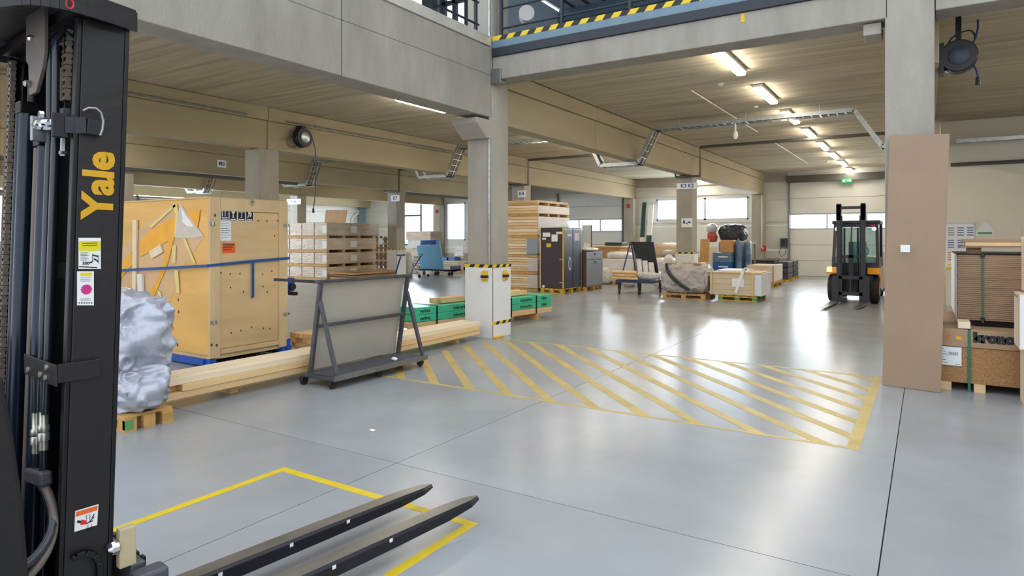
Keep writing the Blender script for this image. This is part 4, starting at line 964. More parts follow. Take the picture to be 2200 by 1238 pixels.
a = onY(1573, y, 616); b_ = onY(1598, y, 599); MB().box(a[0]-x, b_[0]-x, -.012, -.001, a[1], b_[1]).build('label', 'paper', t)
pts = [onY(px, y, py) for px, py in ((1581, 630), (1588, 610), (1594, 592), (1598, 580), (1604, 577), (1608, 585))]
mb = MB()
for p, q in zip(pts, pts[1:]): mb.bar((p[0]-x, -.03, p[1]), (q[0]-x, -.03, q[1]), .05, .07, (0, 0, 1))
mb.build('white_strap', 'white', t)
# pallet of boxes behind
x, y, W_, D_, Ht = foot(1661, 619, 1604, 1682, 571); D_ = min(D_, 1.6)
t = thing('carton_pallet', 'pallet of long flat cartons half in film behind the low crate', 'pallet load', (x, y, 0)); pallet(t, -W_, 0, 0, D_, .12, 'pallet_yellow')
for i in range(3): MB().box(-W_, -.0, 0, D_, .125+i*(Ht-.125)/3+.003, .125+(i+1)*(Ht-.125)/3-.003).build('carton', 'pale_board' if i else 'cardboard', t, bevel=.01)
MB().box(-.12, .012, -.012, D_+.01, .2, Ht+.01).build('film_cover', 'white_wrap', t, bevel=.01); MB().box(-.02, .02, -.02, .02, .12, Ht).build('corner_board', 'boards_brown', t)
for k, (cpx, cpy, l, r, tp) in enumerate(((1694, 607, 1668, 1704, 562), (1706, 601, 1690, 1716, 560))):
    x, y, W_, D_, Ht = foot(cpx, cpy, l, r, tp); D_ = min(D_, 1.3)
    t = thing('dark_bin_stack', '%s stack of dark grey bins by the right dock door' % ('nearer', 'farther')[k], 'bin stack', (x, y, 0), 0, 'dark bins by the dock door'); pallet(t, -W_, 0, 0, D_, .1, 'pallet_yellow')
    for i in range(3): MB().box(-W_+.02, -.01, .01, D_-.01, .105+i*(Ht-.105)/3, .105+(i+1)*(Ht-.105)/3-.02).build('bin', 'dark_bin', t, bevel=.02)
x, y, W_, D_, Ht = foot(1664, 598, 1608, 1672, 562)
t = thing('dark_bin_row', 'long dark low crate in front of the wall column with the red sign', 'bin', (x, y, 0)); MB().box(-W_, 0, 0, 1.0, 0, Ht).build('bin_body', 'dark_bin', t, bevel=.02); MB().box(-W_-.02, .02, -.02, 1.02, Ht, Ht+.05).build('rim', 'dark_bin', t)
# ------------------------------------------------------------------ blue boxes and wrapped load
x, y, W_, D_, Ht = foot(1572, 607, 1531, 1580, 543)
t = thing('blue_box_stack', 'stacked royal blue cartons with small white print', 'carton stack', (x, y, 0)); n = 3
for i in range(n): MB().box(-W_, 0, 0, .7, i*Ht/n+.004, (i+1)*Ht/n-.004).build('carton', 'box_blue' if i == 0 else 'blue_roll' if i == 2 else 'box_blue', t, bevel=.01)
for i in range(3): MB().box(-W_*.7, -W_*.2, -.004, -.001, (i+.5)*Ht/n, (i+.62)*Ht/n).build('print', 'white', t)
xb2, yb2, zb2 = x, y, Ht
t = thing('cardboard_box', 'plain cardboard box standing on the royal blue cartons', 'box', (x, y+.05, Ht)); q = onY(1547, y), onY(1573, y, 516)
MB().box(q[0]-x, q[1][0]-x, 0, .6, 0, q[1][1]-Ht).build('box_body', 'boards_brown', t, bevel=.01); MB().box(q[0]-x, q[1][0]-x, .28, .33, q[1][1]-Ht, q[1][1]-Ht+.003).build('tape', 'masking_tape', t)
for k, (a, b_, tp, m) in enumerate(((1577, 1592, 517, 'blue_roll'), (1596, 1612, 519, 'blue_roll'))):
    yy = y+.2+k*.3; xa_ = onY(a, yy); xb_, zt_ = onY(b_, yy, tp); r_ = (xb_-xa_)/2
    t = thing('wrapped_drum_stack', '%s tall film-wrapped blue roll beside the royal blue cartons' % ('left', 'right')[k], 'roll', (xa_+r_, yy+r_, 0), 0, 'film-wrapped blue rolls')
    MB().lathe([(r_*.95, 0), (r_, .05), (r_, zt_*.48), (r_*.93, zt_*.5), (r_, zt_*.52), (r_*.97, zt_*.96), (r_*.7, zt_)], (0, 0, 0), n=18).build('roll_body', m, t, smooth=True)
    MB().lathe([(r_*.2, 0), (r_*.2, .08)], (0, 0, zt_), n=10).build('core', 'cardboard', t)
t = thing('wrapped_pallet', 'tall bluish film-wrapped load behind the two blue rolls', 'pallet load', (0, y+.86, 0)); xa_ = onY(1570, y+.9); xb_, zt_ = onY(1613, y+.9, 520)
pallet(t, xa_, xb_, 0, .22, .12); MB().box(xa_+.03, xb_-.03, .02, .2, .125, zt_*.55).build('carton', 'box_blue', t, bevel=.02); MB().box(xa_+.03, xb_-.06, .02, .2, zt_*.55, zt_).build('carton', 'blue_roll', t, bevel=.03)
MB().box(xa_, xb_, -.01, .22, .13, zt_+.02).build('film_cover', 'panel_film', t, bevel=.03)
t = thing('shelf_trestle', 'grey trestle platform hidden behind the blue cartons', 'platform', (0, y+1.1, 0)); xa_ = onY(1534, y+1.1); xb_ = onY(1603, y+1.1); zs = zat(xb_, y+1.1, 521)
for a in (xa_, xb_-.06):
    for b_ in (.7, 1.6): MB().box(a, a+.06, b_, b_+.06, 0, zs-.06).build('leg', 'grey_frame', t)
MB().box(xa_, xb_, .7, 1.66, zs-.06, zs).build('platform_top', 'grey_frame', t)
yk = y+1.1+1.15; t = thing('black_wrapped_bundle', 'dark film-wrapped bundle on top of the blue goods by the window', 'wrapped goods', (0, yk, 0)); a = onY(1546, yk); b_, zt_ = onY(1604, yk, 482)
crumple('bundle', MATS['black_wrap'], t, (a+b_)/2, 0, zs+.0, b_-a, .9, zt_-zs, .06, 3, 4, 40, 24, 3)
t = thing('striped_bag', 'red and silver bags piled left of the dark bundle', 'bag', (0, yk-.1, 0)); a = onY(1531, yk); b_ = onY(1549, yk)
crumple('red_sack', MATS['red_bag'], t, (a+b_)/2-.07, -.30, zs, (b_-a)*.95, .5, .42, .05, 5, 4, 24, 16, 3); crumple('silver_sack', MATS['silver_tarp'], t, (a+b_)/2-.08, -.35, zs+.36, (b_-a)*1.0, .5, .38, .06, 5, 8, 24, 16, 3)
# leaning boards near the K3 column and against the wall
for k, (l, r, tp, bt, m, lb) in enumerate(((1501, 1520, 514, 590, 'boards_brown', 'tan plywood sheet standing right of the column below the K3 K2 sign'), (1520, 1536, 531, 590, 'pale_board', 'pale upright carton sheet left of the royal blue cartons'))):
    yy = 25.2-k*.3; a = onY(l, yy); b_, zt_ = onY(r, yy, tp)
    tag(MB().hexa([(a, 0, 0), (b_, 0, 0), (b_, .05, 0), (a, .05, 0), (a, .25, zt_), (b_, .25, zt_), (b_, .3, zt_), (a, .3, zt_)]).build('leaning_sheet', m, None, loc=(0, yy, 0)), lb, 'board')
for k, (x0p, x1p, tp, m, lb) in enumerate(((1375, 1384, 434, 'green_dark', 'tall dark green and cream strip leaning on the rear wall'), (1387, 1397, 440, 'white_board', 'tall white and green board leaning on the rear wall'))):
    yy = 29.2; a = onY(x0p, yy+.3); b_, zt_ = onY(x1p+(1 if k == 0 else 3), yy+.3, tp); a += .04*k
    t = thing('long_board', lb, 'board', (0, yy, 0))
    sp = (0, .36, .5, 1) if k == 0 else (0, .55, 1)
    for i, (u, v) in enumerate(zip(sp, sp[1:])):
        mm = (('green_dark', 'pale_board', 'green_dark') if k == 0 else ('green_dark', 'white_board'))[i]
        y0_, y1_ = .6*u, .6*v; MB().hexa([(a, y0_, zt_*u), (b_-.02, y0_, zt_*u), (b_-.02, y0_+.05, zt_*u), (a, y0_+.05, zt_*u), (a, y1_, zt_*v), (b_-.02, y1_, zt_*v), (b_-.02, y1_+.05, zt_*v), (a, y1_+.05, zt_*v)]).build('board_section', mm, t)
for k, (px, w_) in enumerate(((1352, .5), (1420, .45))):
    t = crumple('film_heap', MATS['white_wrap'], None, 0, 0, 0, w_, .5, .5, .08, 5, 20+k, 30, 18, 2.6); t.location = (onY(px, 20.4), 20.4, .02); tag(t, '%s crumpled heap of white film on the floor behind the navy trolley' % ('left', 'right')[k], 'film')
for nm_ in ('grey_wrap', 'white_wrap', 'carton_wrap', 'black_wrap', 'silver_tarp', 'blue_roll'):
    for n_ in MATS[nm_].node_tree.nodes:
        if n_.type == 'BUMP': n_.inputs['Distance'].default_value = .03 if nm_ == 'silver_tarp' else .07
# clutter behind the bag
for k, (cpx, cpy, l, r, tp, lb, nm_) in enumerate(((1452, 612, 1398, 1466, 556, 'white film-wrapped low load behind the bulging grey load', 'white_wrap'), (1455, 600, 1402, 1470, 523, 'brown bales wrapped in film behind the white low load', 'carton_wrap'))):
    x, y, W_, D_, Ht = foot(cpx, cpy, l, r, tp); D_ = min(D_, 1.3)
    t = thing('wrapped_pallet', lb, 'pallet load', (x, y, 0)); pallet(t, -W_, 0, 0, D_, .14)
    if k: MB().box(-W_*.95, -W_*.03, .05, D_-.05, .145, Ht*.62).build('carton', 'pale_board', t, bevel=.02)
    z0_ = .14 if k == 0 else Ht*.6
    crumple('wrapped_body', MATS[nm_], t, -W_*.5, D_*.5, z0_, W_*1.02, D_, Ht-z0_, .07, 3.5, k+2, 44, 22, 4)
    if k: crumple('small_bale', MATS['grey_wrap'], t, -W_*.35, .1, Ht*.62, W_*.5, .6, Ht*.2, .04, 4, 6, 24, 14, 3)
# cart right of the far forklift
x, y = onY(1893, 21.0), 21.0; t = thing('blue_frame_cart', 'blue framed hand cart half hidden behind the brown fibreboard', 'cart', (x, y, 0)); h_ = zat(x, y, 532)
for a in (-.04, .5): MB().box(a, a+.05, 0, .05, .05, h_).build('upright', 'blue', t)
MB().box(-.04, .55, 0, .8, .15, .2).build('platform', 'steel', t); MB().box(.02, .5, .05, .45, .2, h_*.93).build('white_load', 'white_board', t, bevel=.02)
for a in (0, .5):
    for b_ in (.05, .7): MB().tube([(a-.02, b_, .07), (a+.02, b_, .07)], .07, 12).build('wheel', 'rubber', t)
# ------------------------------------------------------------------ near lift truck: mast, forks, cowl
mast_m = mat('mast_black', '#151113', .5, var=.12, scale=3, bump=.1, bscale=30); mast_e = mat('mast_dark', '#0c0c10', .4, metal=.2, var=.2, scale=5)
mat('hose', '#1c212b', .3, coat=.3); mat('cyl_blue', '#1d2634', .22, metal=.3); mat('chain_steel', '#8a7c6e', .45, metal=.3, var=.3, scale=30); mat('bracket_grey', '#6e645c', .55, metal=.3, var=.08)
mat('fitting', '#c7c7b8', .3, metal=.7, var=.15, scale=30); mat('beige_plastic', '#b9ab87', .5, var=.08, scale=8); mat('fork_top', '#8b857c', .38, metal=.7, var=.25, scale=6, stretch=(1, .3, 1)); mat('fork_side', '#201f28', .35, metal=.3, var=.2, scale=5)
mat('yale_yellow', '#d09c0c', .5); mat('sticker_yellow', '#d8cc1e', .5); mat('magenta', '#c42f7d', .5); mat('red_paint', '#d8262a', .5)
TX, TY = -2.183, 1.075; TR = -radians(6.3)
tk_ = thing('lift_truck', 'near black lift truck with tall mast lettered in yellow and long forks', 'lift truck', (TX, TY, 0), TR)
def ln(z): return .03*(z-1.5)
def lean_box(mb, x0, x1, y0, y1, z0, z1, mi=0):
    a, b_ = ln(z0), ln(z1)
    return mb.hexa([(x0, y0+a, z0), (x1, y0+a, z0), (x1, y1+a, z0), (x0, y1+a, z0), (x0, y0+b_, z1), (x1, y0+b_, z1), (x1, y1+b_, z1), (x0, y1+b_, z1)], mi)
def onW(px, py):     # point of the picture on the outer web: (y without lean, z)
    r = (px-CX)/F; f = (-1.264-2.08*r)/(.779*r-.627); d = 2.08+.779*f; z = H-(py-HZ)*d/F
    return f-ln(z), z
MW = -.74
for s_ in (0, 1):
    q = (lambda a, b_: (a, b_)) if s_ == 0 else (lambda a, b_: (MW-b_, MW-a))
    mb = MB(); lean_box(mb, *q(-.016, 0), -.12, .0, .06, 2.33)
    u = mb.build('outer_upright', mast_m, tk_, bevel=.003)
    mb = MB(); lean_box(mb, *q(-.03, -.0005), -.134, -.1205, .06, 2.33); mb.build('rear_flange', mast_e, u, bevel=.003)
    mb = MB(); lean_box(mb, *q(-.062, -.0005), .0005, .014, .06, 2.33); mb.build('front_flange', mast_e, u, bevel=.003)
    mb = MB(); lean_box(mb, *q(-.036, -.022), -.105, -.012, .1, 2.30); lean_box(mb, *q(-.085, -.036), -.105, -.093, .1, 2.30); lean_box(mb, *q(-.085, -.036), -.024, -.012, .1, 2.30)
    mb.build('inner_upright', mast_e, tk_, bevel=.002)
def P3(x, y, z): return (x, y+ln(z), z)
# bowed top tie plate
arc = [(.004, .03), (.03, -.05), (.052, -.13), (.058, -.20), (.03, -.26), (-.04, -.30), (-.15, -.335), (-.27, -.35), (-.37, -.355)]
arc = arc+[(MW-a, b_) for a, b_ in arc[-2::-1]]
arc = [tuple(.5*((2*p1[k])+(-p0[k]+p2[k])*t+(2*p0[k]-5*p1[k]+4*p2[k]-p3[k])*t*t+(-p0[k]+3*p1[k]-3*p2[k]+p3[k])*t**3) for k in (0, 1)) for p0, p1, p2, p3 in zip([arc[0]]+arc, arc, arc[1:], arc[2:]+[arc[-1]]) for t in (0, .33, .66)]+[arc[-1]]
mb = MB()
for (a, b_), (c, d) in zip(arc, arc[1:]): mb.bar(P3(a, b_, 2.352), P3(c, d, 2.352), .012, .062)
mb.build('top_tie_bar', mast_m, tk_)
pts = [(a, b_) for a, b_ in arc]+[(MW, .03), (0, .03)]
MB().prism([(a, b_+ln(2.35)) for a, b_ in pts[:-1]], (0, 0, 2.384), (1, 0, 0), (0, 1, 0), .008).build('top_plate', mast_m, tk_)
mb = MB(); lean_box(mb, MW, 0, -.10, .0, 2.30, 2.34); mb.build('cross_member', mast_e, tk_, bevel=.004)
mb = MB(); lean_box(mb, MW, 0, -.15, -.10, 2.335, 2.37); mb.build('cross_member', mast_m, tk_)
mb = MB(); lean_box(mb, MW, 0, .0, .03, .25, .33); mb.build('cross_member', mast_e, tk_); mb = MB(); lean_box(mb, MW, -.02, -.0, .014, 1.5, 1.56); mb.build('cross_member', mast_e, tk_)
mb = MB(); ring = [(.052, -.175+.010*cos(i*pi/6), 2.342+.014*sin(i*pi/6)) for i in range(12)]
mb.tube([P3(.063, b_-.0, c) for a, b_, c in ring], .0028, 5, closed=True); mb.tube([P3(.063, -.180, 2.356), P3(.062, -.170, 2.37), P3(.062, -.182, 2.385)], .0028, 5)
mb.build('painted_mark', 'red_paint', tk_)
mb = MB(); lean_box(mb, MW+.02, -.02, .016, .02, .25, 2.32); mb.build('black_backing', mast_e, tk_)  # added plate that blacks out the gaps behind chains and cylinders
# centre sheave bracket, bolts
mb = MB(); mb.prism([(-.40, 2.385), (-.215, 2.385), (-.215, 2.24), (-.235, 2.19), (-.30, 2.12), (-.37, 2.12), (-.375, 2.22), (-.40, 2.24)], (.07, -.165+ln(2.2), 0), (1, 0, 0), (0, 0, 1), .012)
br = mb.build('sheave_bracket', 'bracket_grey', tk_, bevel=.002)
for x, z in ((-.26, 2.30), (-.285, 2.155)): MB().lathe([(.012, 0), (.012, .012), (.006, .018)], P3(x, -.177, z), (0, -1, 0), 6).build('bolt', 'chrome', br)
# chains
lk = MB()
for sx in (-.020, .014): lk.prism([(-.007, -.018), (.007, -.018), (.010, -.012), (.006, 0), (.010, .012), (.007, .018), (-.007, .018), (-.010, .012), (-.006, 0), (-.010, -.012)], (sx, 0, 0), (0, 1, 0), (0, 0, 1), .006)
lk.box(-.014, .014, -.007, .007, -.017, -.006); lk.box(-.014, .014, -.007, .007, .006, .017)
for nm_, x, y, z0, z1 in (('lift_chain', -.125, -.122, 2.06, 2.315), ('lift_chain', -.69, -.130, 1.0, 2.31)):
    mb = MB(); mb.box(x-.004, x+.004, y-.002+ln(z0), y+.002+ln(z0), z0, z1); c = mb.build(nm_, 'dark_steel', tk_)
    me = lk.mesh('link', MATS['chain_steel']); n = int((z1-z0)/.038)
    for i in range(n):
        o = bpy.data.objects.new('link', me); COL.objects.link(o); o.parent = c; z = z1-.019-i*.038; o.location = P3(x, y, z)
mb = MB(); lean_box(mb, -.143, -.107, -.132, -.112, 2.02, 2.062); mb.tube([P3(-.125, -.122, 2.03), P3(-.125, -.122, 1.91)], .010, 8); mb.tube([P3(-.125, -.122, 1.925), P3(-.125, -.122, 1.915)], .014, 6)
mb.build('chain_anchor', 'steel', tk_)
for x in (-.15, -.66):
    mb = MB(); lean_box(mb, x-.03, x-.018, -.13, -.122, 2.1, 2.2); mb.build('wear_pad', 'beige_plastic', tk_)
# hoses over sheave, cylinders
for k, x in enumerate((-.165, -.112)):
    pts = [P3(x, -.08, 2.22), P3(x, -.10, 2.28), P3(x, -.135, 2.305), P3(x, -.16, 2.27), P3(x, -.155, 2.2)]+[P3(x-.0, -.15, z) for z in (2.0, 1.7, 1.4, 1.2, 1.1)]
    MB().tube(pts, .011, 10).build('hose', 'hose', tk_, smooth=True)
for x, y, r_, z0, z1, m in ((-.44, -.14, .026, .15, 2.1, 'cyl_blue'), (-.54, -.10, .018, .3, 2.2, 'mast_dark'), (-.315, -.14, .012, .2, 1.95, 'bracket_grey'), (-.25, -.135, .024, .15, 1.97, 'cyl_blue'), (-.19, -.12, .012, .2, 1.98, 'hose'), (-.60, -.12, .016, .3, 2.1, 'cyl_blue'), (-.03, -.118, .009, .2, 2.2, 'hose')):
    MB().tube([P3(x, y, z0), P3(x, y, (z0+z1)/2), P3(x, y, z1)], r_, 14).build('lift_cylinder' if r_ > .02 else 'tube', m, tk_, smooth=True)
mb = MB(); lean_box(mb, -.47, -.41, -.17, -.11, 2.08, 2.12); lean_box(mb, -.28, -.22, -.165, -.11, 1.95, 2.0); mb.build('cylinder_cap', mast_e, tk_, bevel=.004)['kind'] = 'stuff'
# chrome clamp at head height with arm reaching over the web
z = 2.0; cl = thing and MB(); 
ringp = [P3(-.10+.062*cos(a*pi/8), -.172+.028*sin(a*pi/8), z) for a in range(16)]
cl = MB().tube(ringp, .012, 8, closed=True); o = cl.build('hose_clamp', 'chrome', tk_, smooth=True)
MB().box(-.18, -.165, -.20+ln(z), -.15+ln(z), 1.955, 2.035).build('clamp_end', 'steel', o, bevel=.004)
MB().box(-.035, -.02, -.185+ln(z), -.14+ln(z), 1.955, 2.03).build('clamp_end', 'dark_steel', o, bevel=.004)
MB().bar(P3(-.02, -.15, 1.995), P3(.015, -.105, 1.995), .008, .05).build('arm', 'dark_steel', o); MB().bar(P3(.015, -.105, 1.993), P3(.016, -.062, 1.99), .01, .048).build('arm', 'dark_steel', o, bevel=.003)
a, b_ = onW(176, 262), onW(216, 262)
pts = [(onW(px, py)) for px, py in ((172, 240), (184, 234), (200, 235), (211, 244), (216, 262), (214, 280), (209, 293))]
mb = MB(); mb.tube([P3(.022, y_, z_) for y_, z_ in pts], .004, 8); mb.build('guard_hoop', 'steel', tk_, smooth=True)
for x, z in ((-.03, 2.02), (-.055, 1.985)): MB().lathe([(.01, 0), (.01, .012)], P3(x, -.205, z), (0, -1, 0), 6).build('bolt', 'chrome', o)
# lower hose plate
a, b_ = onW(205, 800)
mb = MB(); mb.box(-.29, .018, -.172, -.166, 1.205, 1.27); pr_ = mb.build('hose_plate', mast_m, tk_, bevel=.002)
mb = MB(); mb.box(.012, .018, -.166, a, 1.215, 1.272); mb.build('plate_wing', mast_m, pr_, bevel=.002)
for x, z in ((-.24, 1.225), (-.12, 1.225), (-.06, 1.255), (-.07, 1.222)): MB().lathe([(.009, 0), (.009, .005)], (x, -.172, z), (0, -1, 0), 8).build('bolt', 'fitting', pr_)
for k, (x, z0, z1) in enumerate(((-.205, .96, 1.09), (-.135, .985, 1.105))):
    MB().tube([(x, -.16, 1.21), (x, -.16, z1)], .011, 10).build('hose', 'hose', tk_, smooth=True)
    MB().lathe([(.013, z0), (.013, z0+.03), (.017, z0+.03), (.017, z0+.05), (.014, z0+.055), (.017, z0+.06), (.017, z0+.075), (.013, z0+.08), (.013, z1)], (x, -.16, 0), n=10).build('hose_fitting', 'fitting', tk_, smooth=True)
    MB().tube([(x, -.16, z0), (x, -.16, .90)], .012, 10).build('hose', 'hose', tk_, smooth=True)
MB().bar((-.25, -.165, .885), (-.09, -.165, .905), .035, .045).build('hose_block', 'cart_grey', tk_, bevel=.008)
def bez(p0, p1, p2, p3, n=12):
    return [tuple((1-t)**3*a+3*(1-t)**2*t*b_+3*(1-t)*t*t*c+t**3*d for a, b_, c, d in zip(p0, p1, p2, p3)) for t in [i/n for i in range(n+1)]]
MB().tube(bez((-.17, -.165, .885), (-.02, -.16, .84), (.05, -.15, .74), (.05, -.30, .70)), .013, 10).build('hose', 'hose', tk_, smooth=True)
MB().tube(bez((-.13, -.165, .885), (.0, -.16, .85), (.04, -.15, .70), (.05, -.30, .655)), .012, 10).build('hose', 'bracket_grey', tk_, smooth=True)
# lettering and stickers on the web
a, z = onW(214, 397); text('lettering', 'Yale', .118, MATS['yale_yellow'], tk_, P3(.0006, a, z), (0, .03, 1), (0, -1, .03), .0006, .0003, .0045, sx=1.02)
def sticker(px0, py0, px1, py1, m, x=.0012, th=.0008, par=None, nm_='sticker'):
    p = [onW(px0, py1), onW(px1, py1), onW(px1, py0), onW(px0, py0)]
    v = [P3(x, a, z) for a, z in p]; w = [(q[0]+th, q[1], q[2]) for q in v]
    return MB().hexa([v[0], w[0], w[1], v[1], v[3], w[3], w[2], v[2]]).build(nm_, m, par or tk_)
s_ = sticker(168, 511, 216, 578, 'white_board'); sticker(169, 518, 215, 539, 'sticker_yellow', .0022, .0006, s_, 'yellow_band')
mb = MB()
for k in range(6): 
    p0, p1 = onW(172, 543+k*3.2), onW(190-(k % 2)*4, 543+k*3.2); mb.bar(P3(.0024, *p0), P3(.0024, *p1), .0006, .0012)
for k in range(2):
    p0, p1 = onW(176, 523+k*5), onW(208, 522+k*5); mb.bar(P3(.003, *p0), P3(.003, *p1), .0006, .002)
for p, q in (((198, 545), (198, 562)), ((198, 548), (210, 551)), ((201, 556), (210, 562)), ((210, 548), (210, 566)), ((198, 562), (192, 565))):
    mb.bar(P3(.0024, *onW(*p)), P3(.0024, *onW(*q)), .0006, .004)
p0, p1 = onW(169, 573), onW(208, 575); mb.bar(P3(.0024, *p0), P3(.0024, *p1), .0006, .003)
mb.build('print', 'black', s_)
a, z = onW(184, 566); text('lettering', '500', .013, MATS['black'], s_, P3(.0022, a, z), (0, 1, 0), (0, 0, 1), .0004, .0002, .0004)
s_ = sticker(165, 583, 201, 656, 'white_board')
c = onW(185, 622); mb = MB(); mb.prism([(c[0]+(.0135 if i % 2 else .0165)*cos(i*pi/12), c[1]+.0155*sin(i*pi/12)) for i in range(24)], (.0022, ln(c[1]), 0), (0, 1, 0), (0, 0, 1), .0005); mb.build('round_stamp', 'magenta', s_)
sticker(172, 586, 196, 593, 'sticker_yellow', .0022, .0005, s_, 'yellow_band')
mb = MB()
for py in (597, 601, 604, 642, 645): mb.bar(P3(.0024, *onW(172, py)), P3(.0024, *onW(194, py)), .0005, .001)
for k in range(6): p0 = onW(168+k*5.3, 651); mb.bar(P3(.0024, *p0), P3(.0024, p0[0]+.004, p0[1]), .0005, .003)
mb.build('print', 'black', s_)
p = [onW(159, 1143), onW(208, 1128), onW(211, 1083), onW(161, 1098)]
def quad(p, m, x, par, nm_):
    v = [P3(x, a, z) for a, z in p]; w = [(q[0]+.0007, q[1], q[2]) for q in v]; return MB().hexa([v[0], w[0], w[1], v[1], v[3], w[3], w[2], v[2]]).build(nm_, m, par)
s_ = quad(p, MATS['white_board'], .0012, tk_, 'sticker'); quad([onW(162, 1110), onW(208, 1096), onW(209, 1086), onW(163, 1100)], MATS['orange'], .0021, s_, 'orange_band')
mb = MB()
for p, q, w_ in (((165, 1120), (185, 1124), .007), ((185, 1106), (185, 1116), .004), ((192, 1104), (192, 1116), .004), ((184, 1125), (200, 1118), .003), ((190, 1122), (202, 1110), .003), ((188, 1128), (188, 1140), .004), ((195, 1126), (195, 1138), .004), ((197, 1112), (202, 1104), .003)):
    mb.bar(P3(.0024, *onW(*p)), P3(.0024, *onW(*q)), .0005, w_)
mb.build('print', 'black', s_); quad([onW(172, 1128), onW(184, 1126), onW(186, 1118), onW(174, 1116)], MATS['red_paint'], .0027, s_, 'red_hand')
# hook welded low on the web
pts = [onW(px, py) for px, py in ((152, 1200), (160, 1192), (180, 1186), (200, 1190), (210, 1205), (212, 1238), (212, 1290))]
mb = MB()
for (a, b_), (c, d) in zip(pts, pts[1:]): mb.bar(P3(.01, a, b_), P3(.01, c, d), .018, .022, (1, 0, 0))
mb.build('lifting_hook', mast_e, tk_, bevel=.003)
# carriage
cg = MB().box(-.78, .03, .03, .075, .50, .60).build('carriage_bar', 'cart_grey', tk_, bevel=.006)
mb = MB()
for k in range(16): mb.box(-.77+k*.05, -.745+k*.05, .075, .085, .57, .60)
mb.build('notches', mast_e, cg)['kind'] = 'stuff'
MB().box(-.78, .03, .03, .075, .13, .22).build('carriage_bar', 'cart_grey', tk_, bevel=.006)
for x in (-.6, -.15): MB().box(x, x+.05, .0, .035, .13, .60).build('carriage_plate', 'dark_steel', tk_)
MB().box(.03, .10, .02, .12, .44, .585).build('carriage_end', 'cart_grey', tk_, bevel=.01)
be = MB().box(.005, .035, -.005, .045, .60, .725).build('side_block', 'beige_plastic', tk_, bevel=.004)
MB().lathe([(.022, 0), (.022, .02), (.012, .03)], (.02, -.006, .67), (0, -1, 0), 12).build('sensor_head', 'chrome', be, smooth=True)
# forks: tapered bars with worn tops
def fork(xc, yt):
    w, t = .055, .062; zb = .085
    secs = [(.11, w, zb, zb+.078), (1.2, w, zb, zb+.066), (yt-.28, w*.98, zb+.004, zb+.058), (yt-.09, w*.82, zb+.014, zb+.05), (yt, w*.38, zb+.024, zb+.043)]
    mb = MB(); vs = []
    for y, ww, a, b_ in secs: vs += [(xc-ww, y, a), (xc+ww, y, a), (xc+ww, y, b_-.012), (xc+ww-.014, y, b_), (xc-ww+.014, y, b_), (xc-ww, y, b_-.012)]
    fs = []; ms = []
    o_ = len(secs)
    for i in range(o_-1):
        for k in range(6): fs.append((i*6+k, (i+1)*6+k, (i+1)*6+(k+1) % 6, i*6+(k+1) % 6)[::-1]); ms.append(1 if k == 3 else 0)
    fs.append((0, 1, 2, 3, 4, 5)); fs.append(tuple(reversed([(o_-1)*6+k for k in range(6)]))); ms += [0, 0]
    mb.v = vs; mb.f = fs; mb.m = ms
    f_ = mb.build('fork', ['fork_side', 'fork_top'], tk_)
    MB().box(xc-.05, xc+.05, .078, .115, .10, .58).build('fork_shank', 'fork_side', f_, bevel=.006)
    m2 = MB()
    for y in (.62, .98, 1.32): m2.box(xc+w-.001, xc+w+.001, y, y+.02, .125, .142)
    m2.build('white_mark', 'white', f_)['kind'] = 'stuff'
fork(-.28, 2.03); fork(-.625, 1.99)
# truck body behind the mast (mostly outside the frame)
pr = [(-.315, 1.27), (-.29, 1.1), (-.268, .9), (-.255, .7), (-.25, .45), (-.26, .15), (-1.5, .15), (-1.5, 1.0), (-.7, 1.27)]
MB().prism(pr, (.04, 0, 0), (0, 1, 0), (0, 0, 1), .05).build('side_cowl', mast_m, tk_, bevel=.012)
MB().prism(pr, (MW-.09, 0, 0), (0, 1, 0), (0, 0, 1), .05).build('side_cowl', mast_m, tk_, bevel=.012)
MB().box(MW-.04, .04, -1.5, -.32, .15, .9).build('truck_body', mast_e, tk_, bevel=.02)
for x in (MW-.06, .0): MB().lathe([(.05, -.05), (.17, -.05), (.18, -.03), (.18, .03), (.17, .05), (.05, .05)], (x+.02, -.62, .18), (1, 0, 0), 24).build('wheel', 'rubber', tk_, smooth=True)
# ------------------------------------------------------------------ far counterbalance forklift
YF_ = 18.1
xl, xr_ = onY(1779, 18.7), onY(1893, 18.7); XM = (onY(1797, YF_)+onY(1859, YF_))/2
ft = thing('forklift', 'black and yellow forklift with cab parked facing the hall by the right dock door', 'forklift', (XM, YF_, 0))
fy, fb = 'forklift_yellow', 'forklift_black'; mat(fy, '#f0a008', .35, coat=.3); mat(fb, '#26242c', .4, var=.1); glass('cab_glass', '#6fc7c9', .35)
mw = (onY(1859, YF_)-onY(1797, YF_))/2; ZT = zat(XM, YF_, 437); zc_ = zat(XM, YF_+.7, 474)
for s_ in (-1, 1):
    x = s_*(mw-.05)
    u = MB().box(x-.05, x+.05, 0, .07, .12, ZT).build('mast_upright', fb, ft, bevel=.006)
    MB().box(x-.06, x+.06, .0, .09, ZT-.42, ZT-.02).build('upright_head', fb, u, bevel=.008)
    MB().box(x-s_*.06-.02, x-s_*.06+.02, .02, .10, .15, ZT-.3).build('inner_upright', 'dark_steel', ft)
    MB().tube([(x-s_*.12, .08, .3), (x-s_*.12, .08, 1.9)], .022, 8).build('lift_cylinder', 'dark_steel', ft, smooth=True)
MB().box(-mw, mw, .01, .06, ZT-.14, ZT-.07).build('mast_crossbar', fb, ft); MB().box(-mw+.06, mw-.06, .06, .1, 1.15, 1.22).build('mast_crossbar', fb, ft)
MB().box(-.05, .05, .06, .12, .4, 1.55).build('centre_cylinder', 'dark_steel', ft)
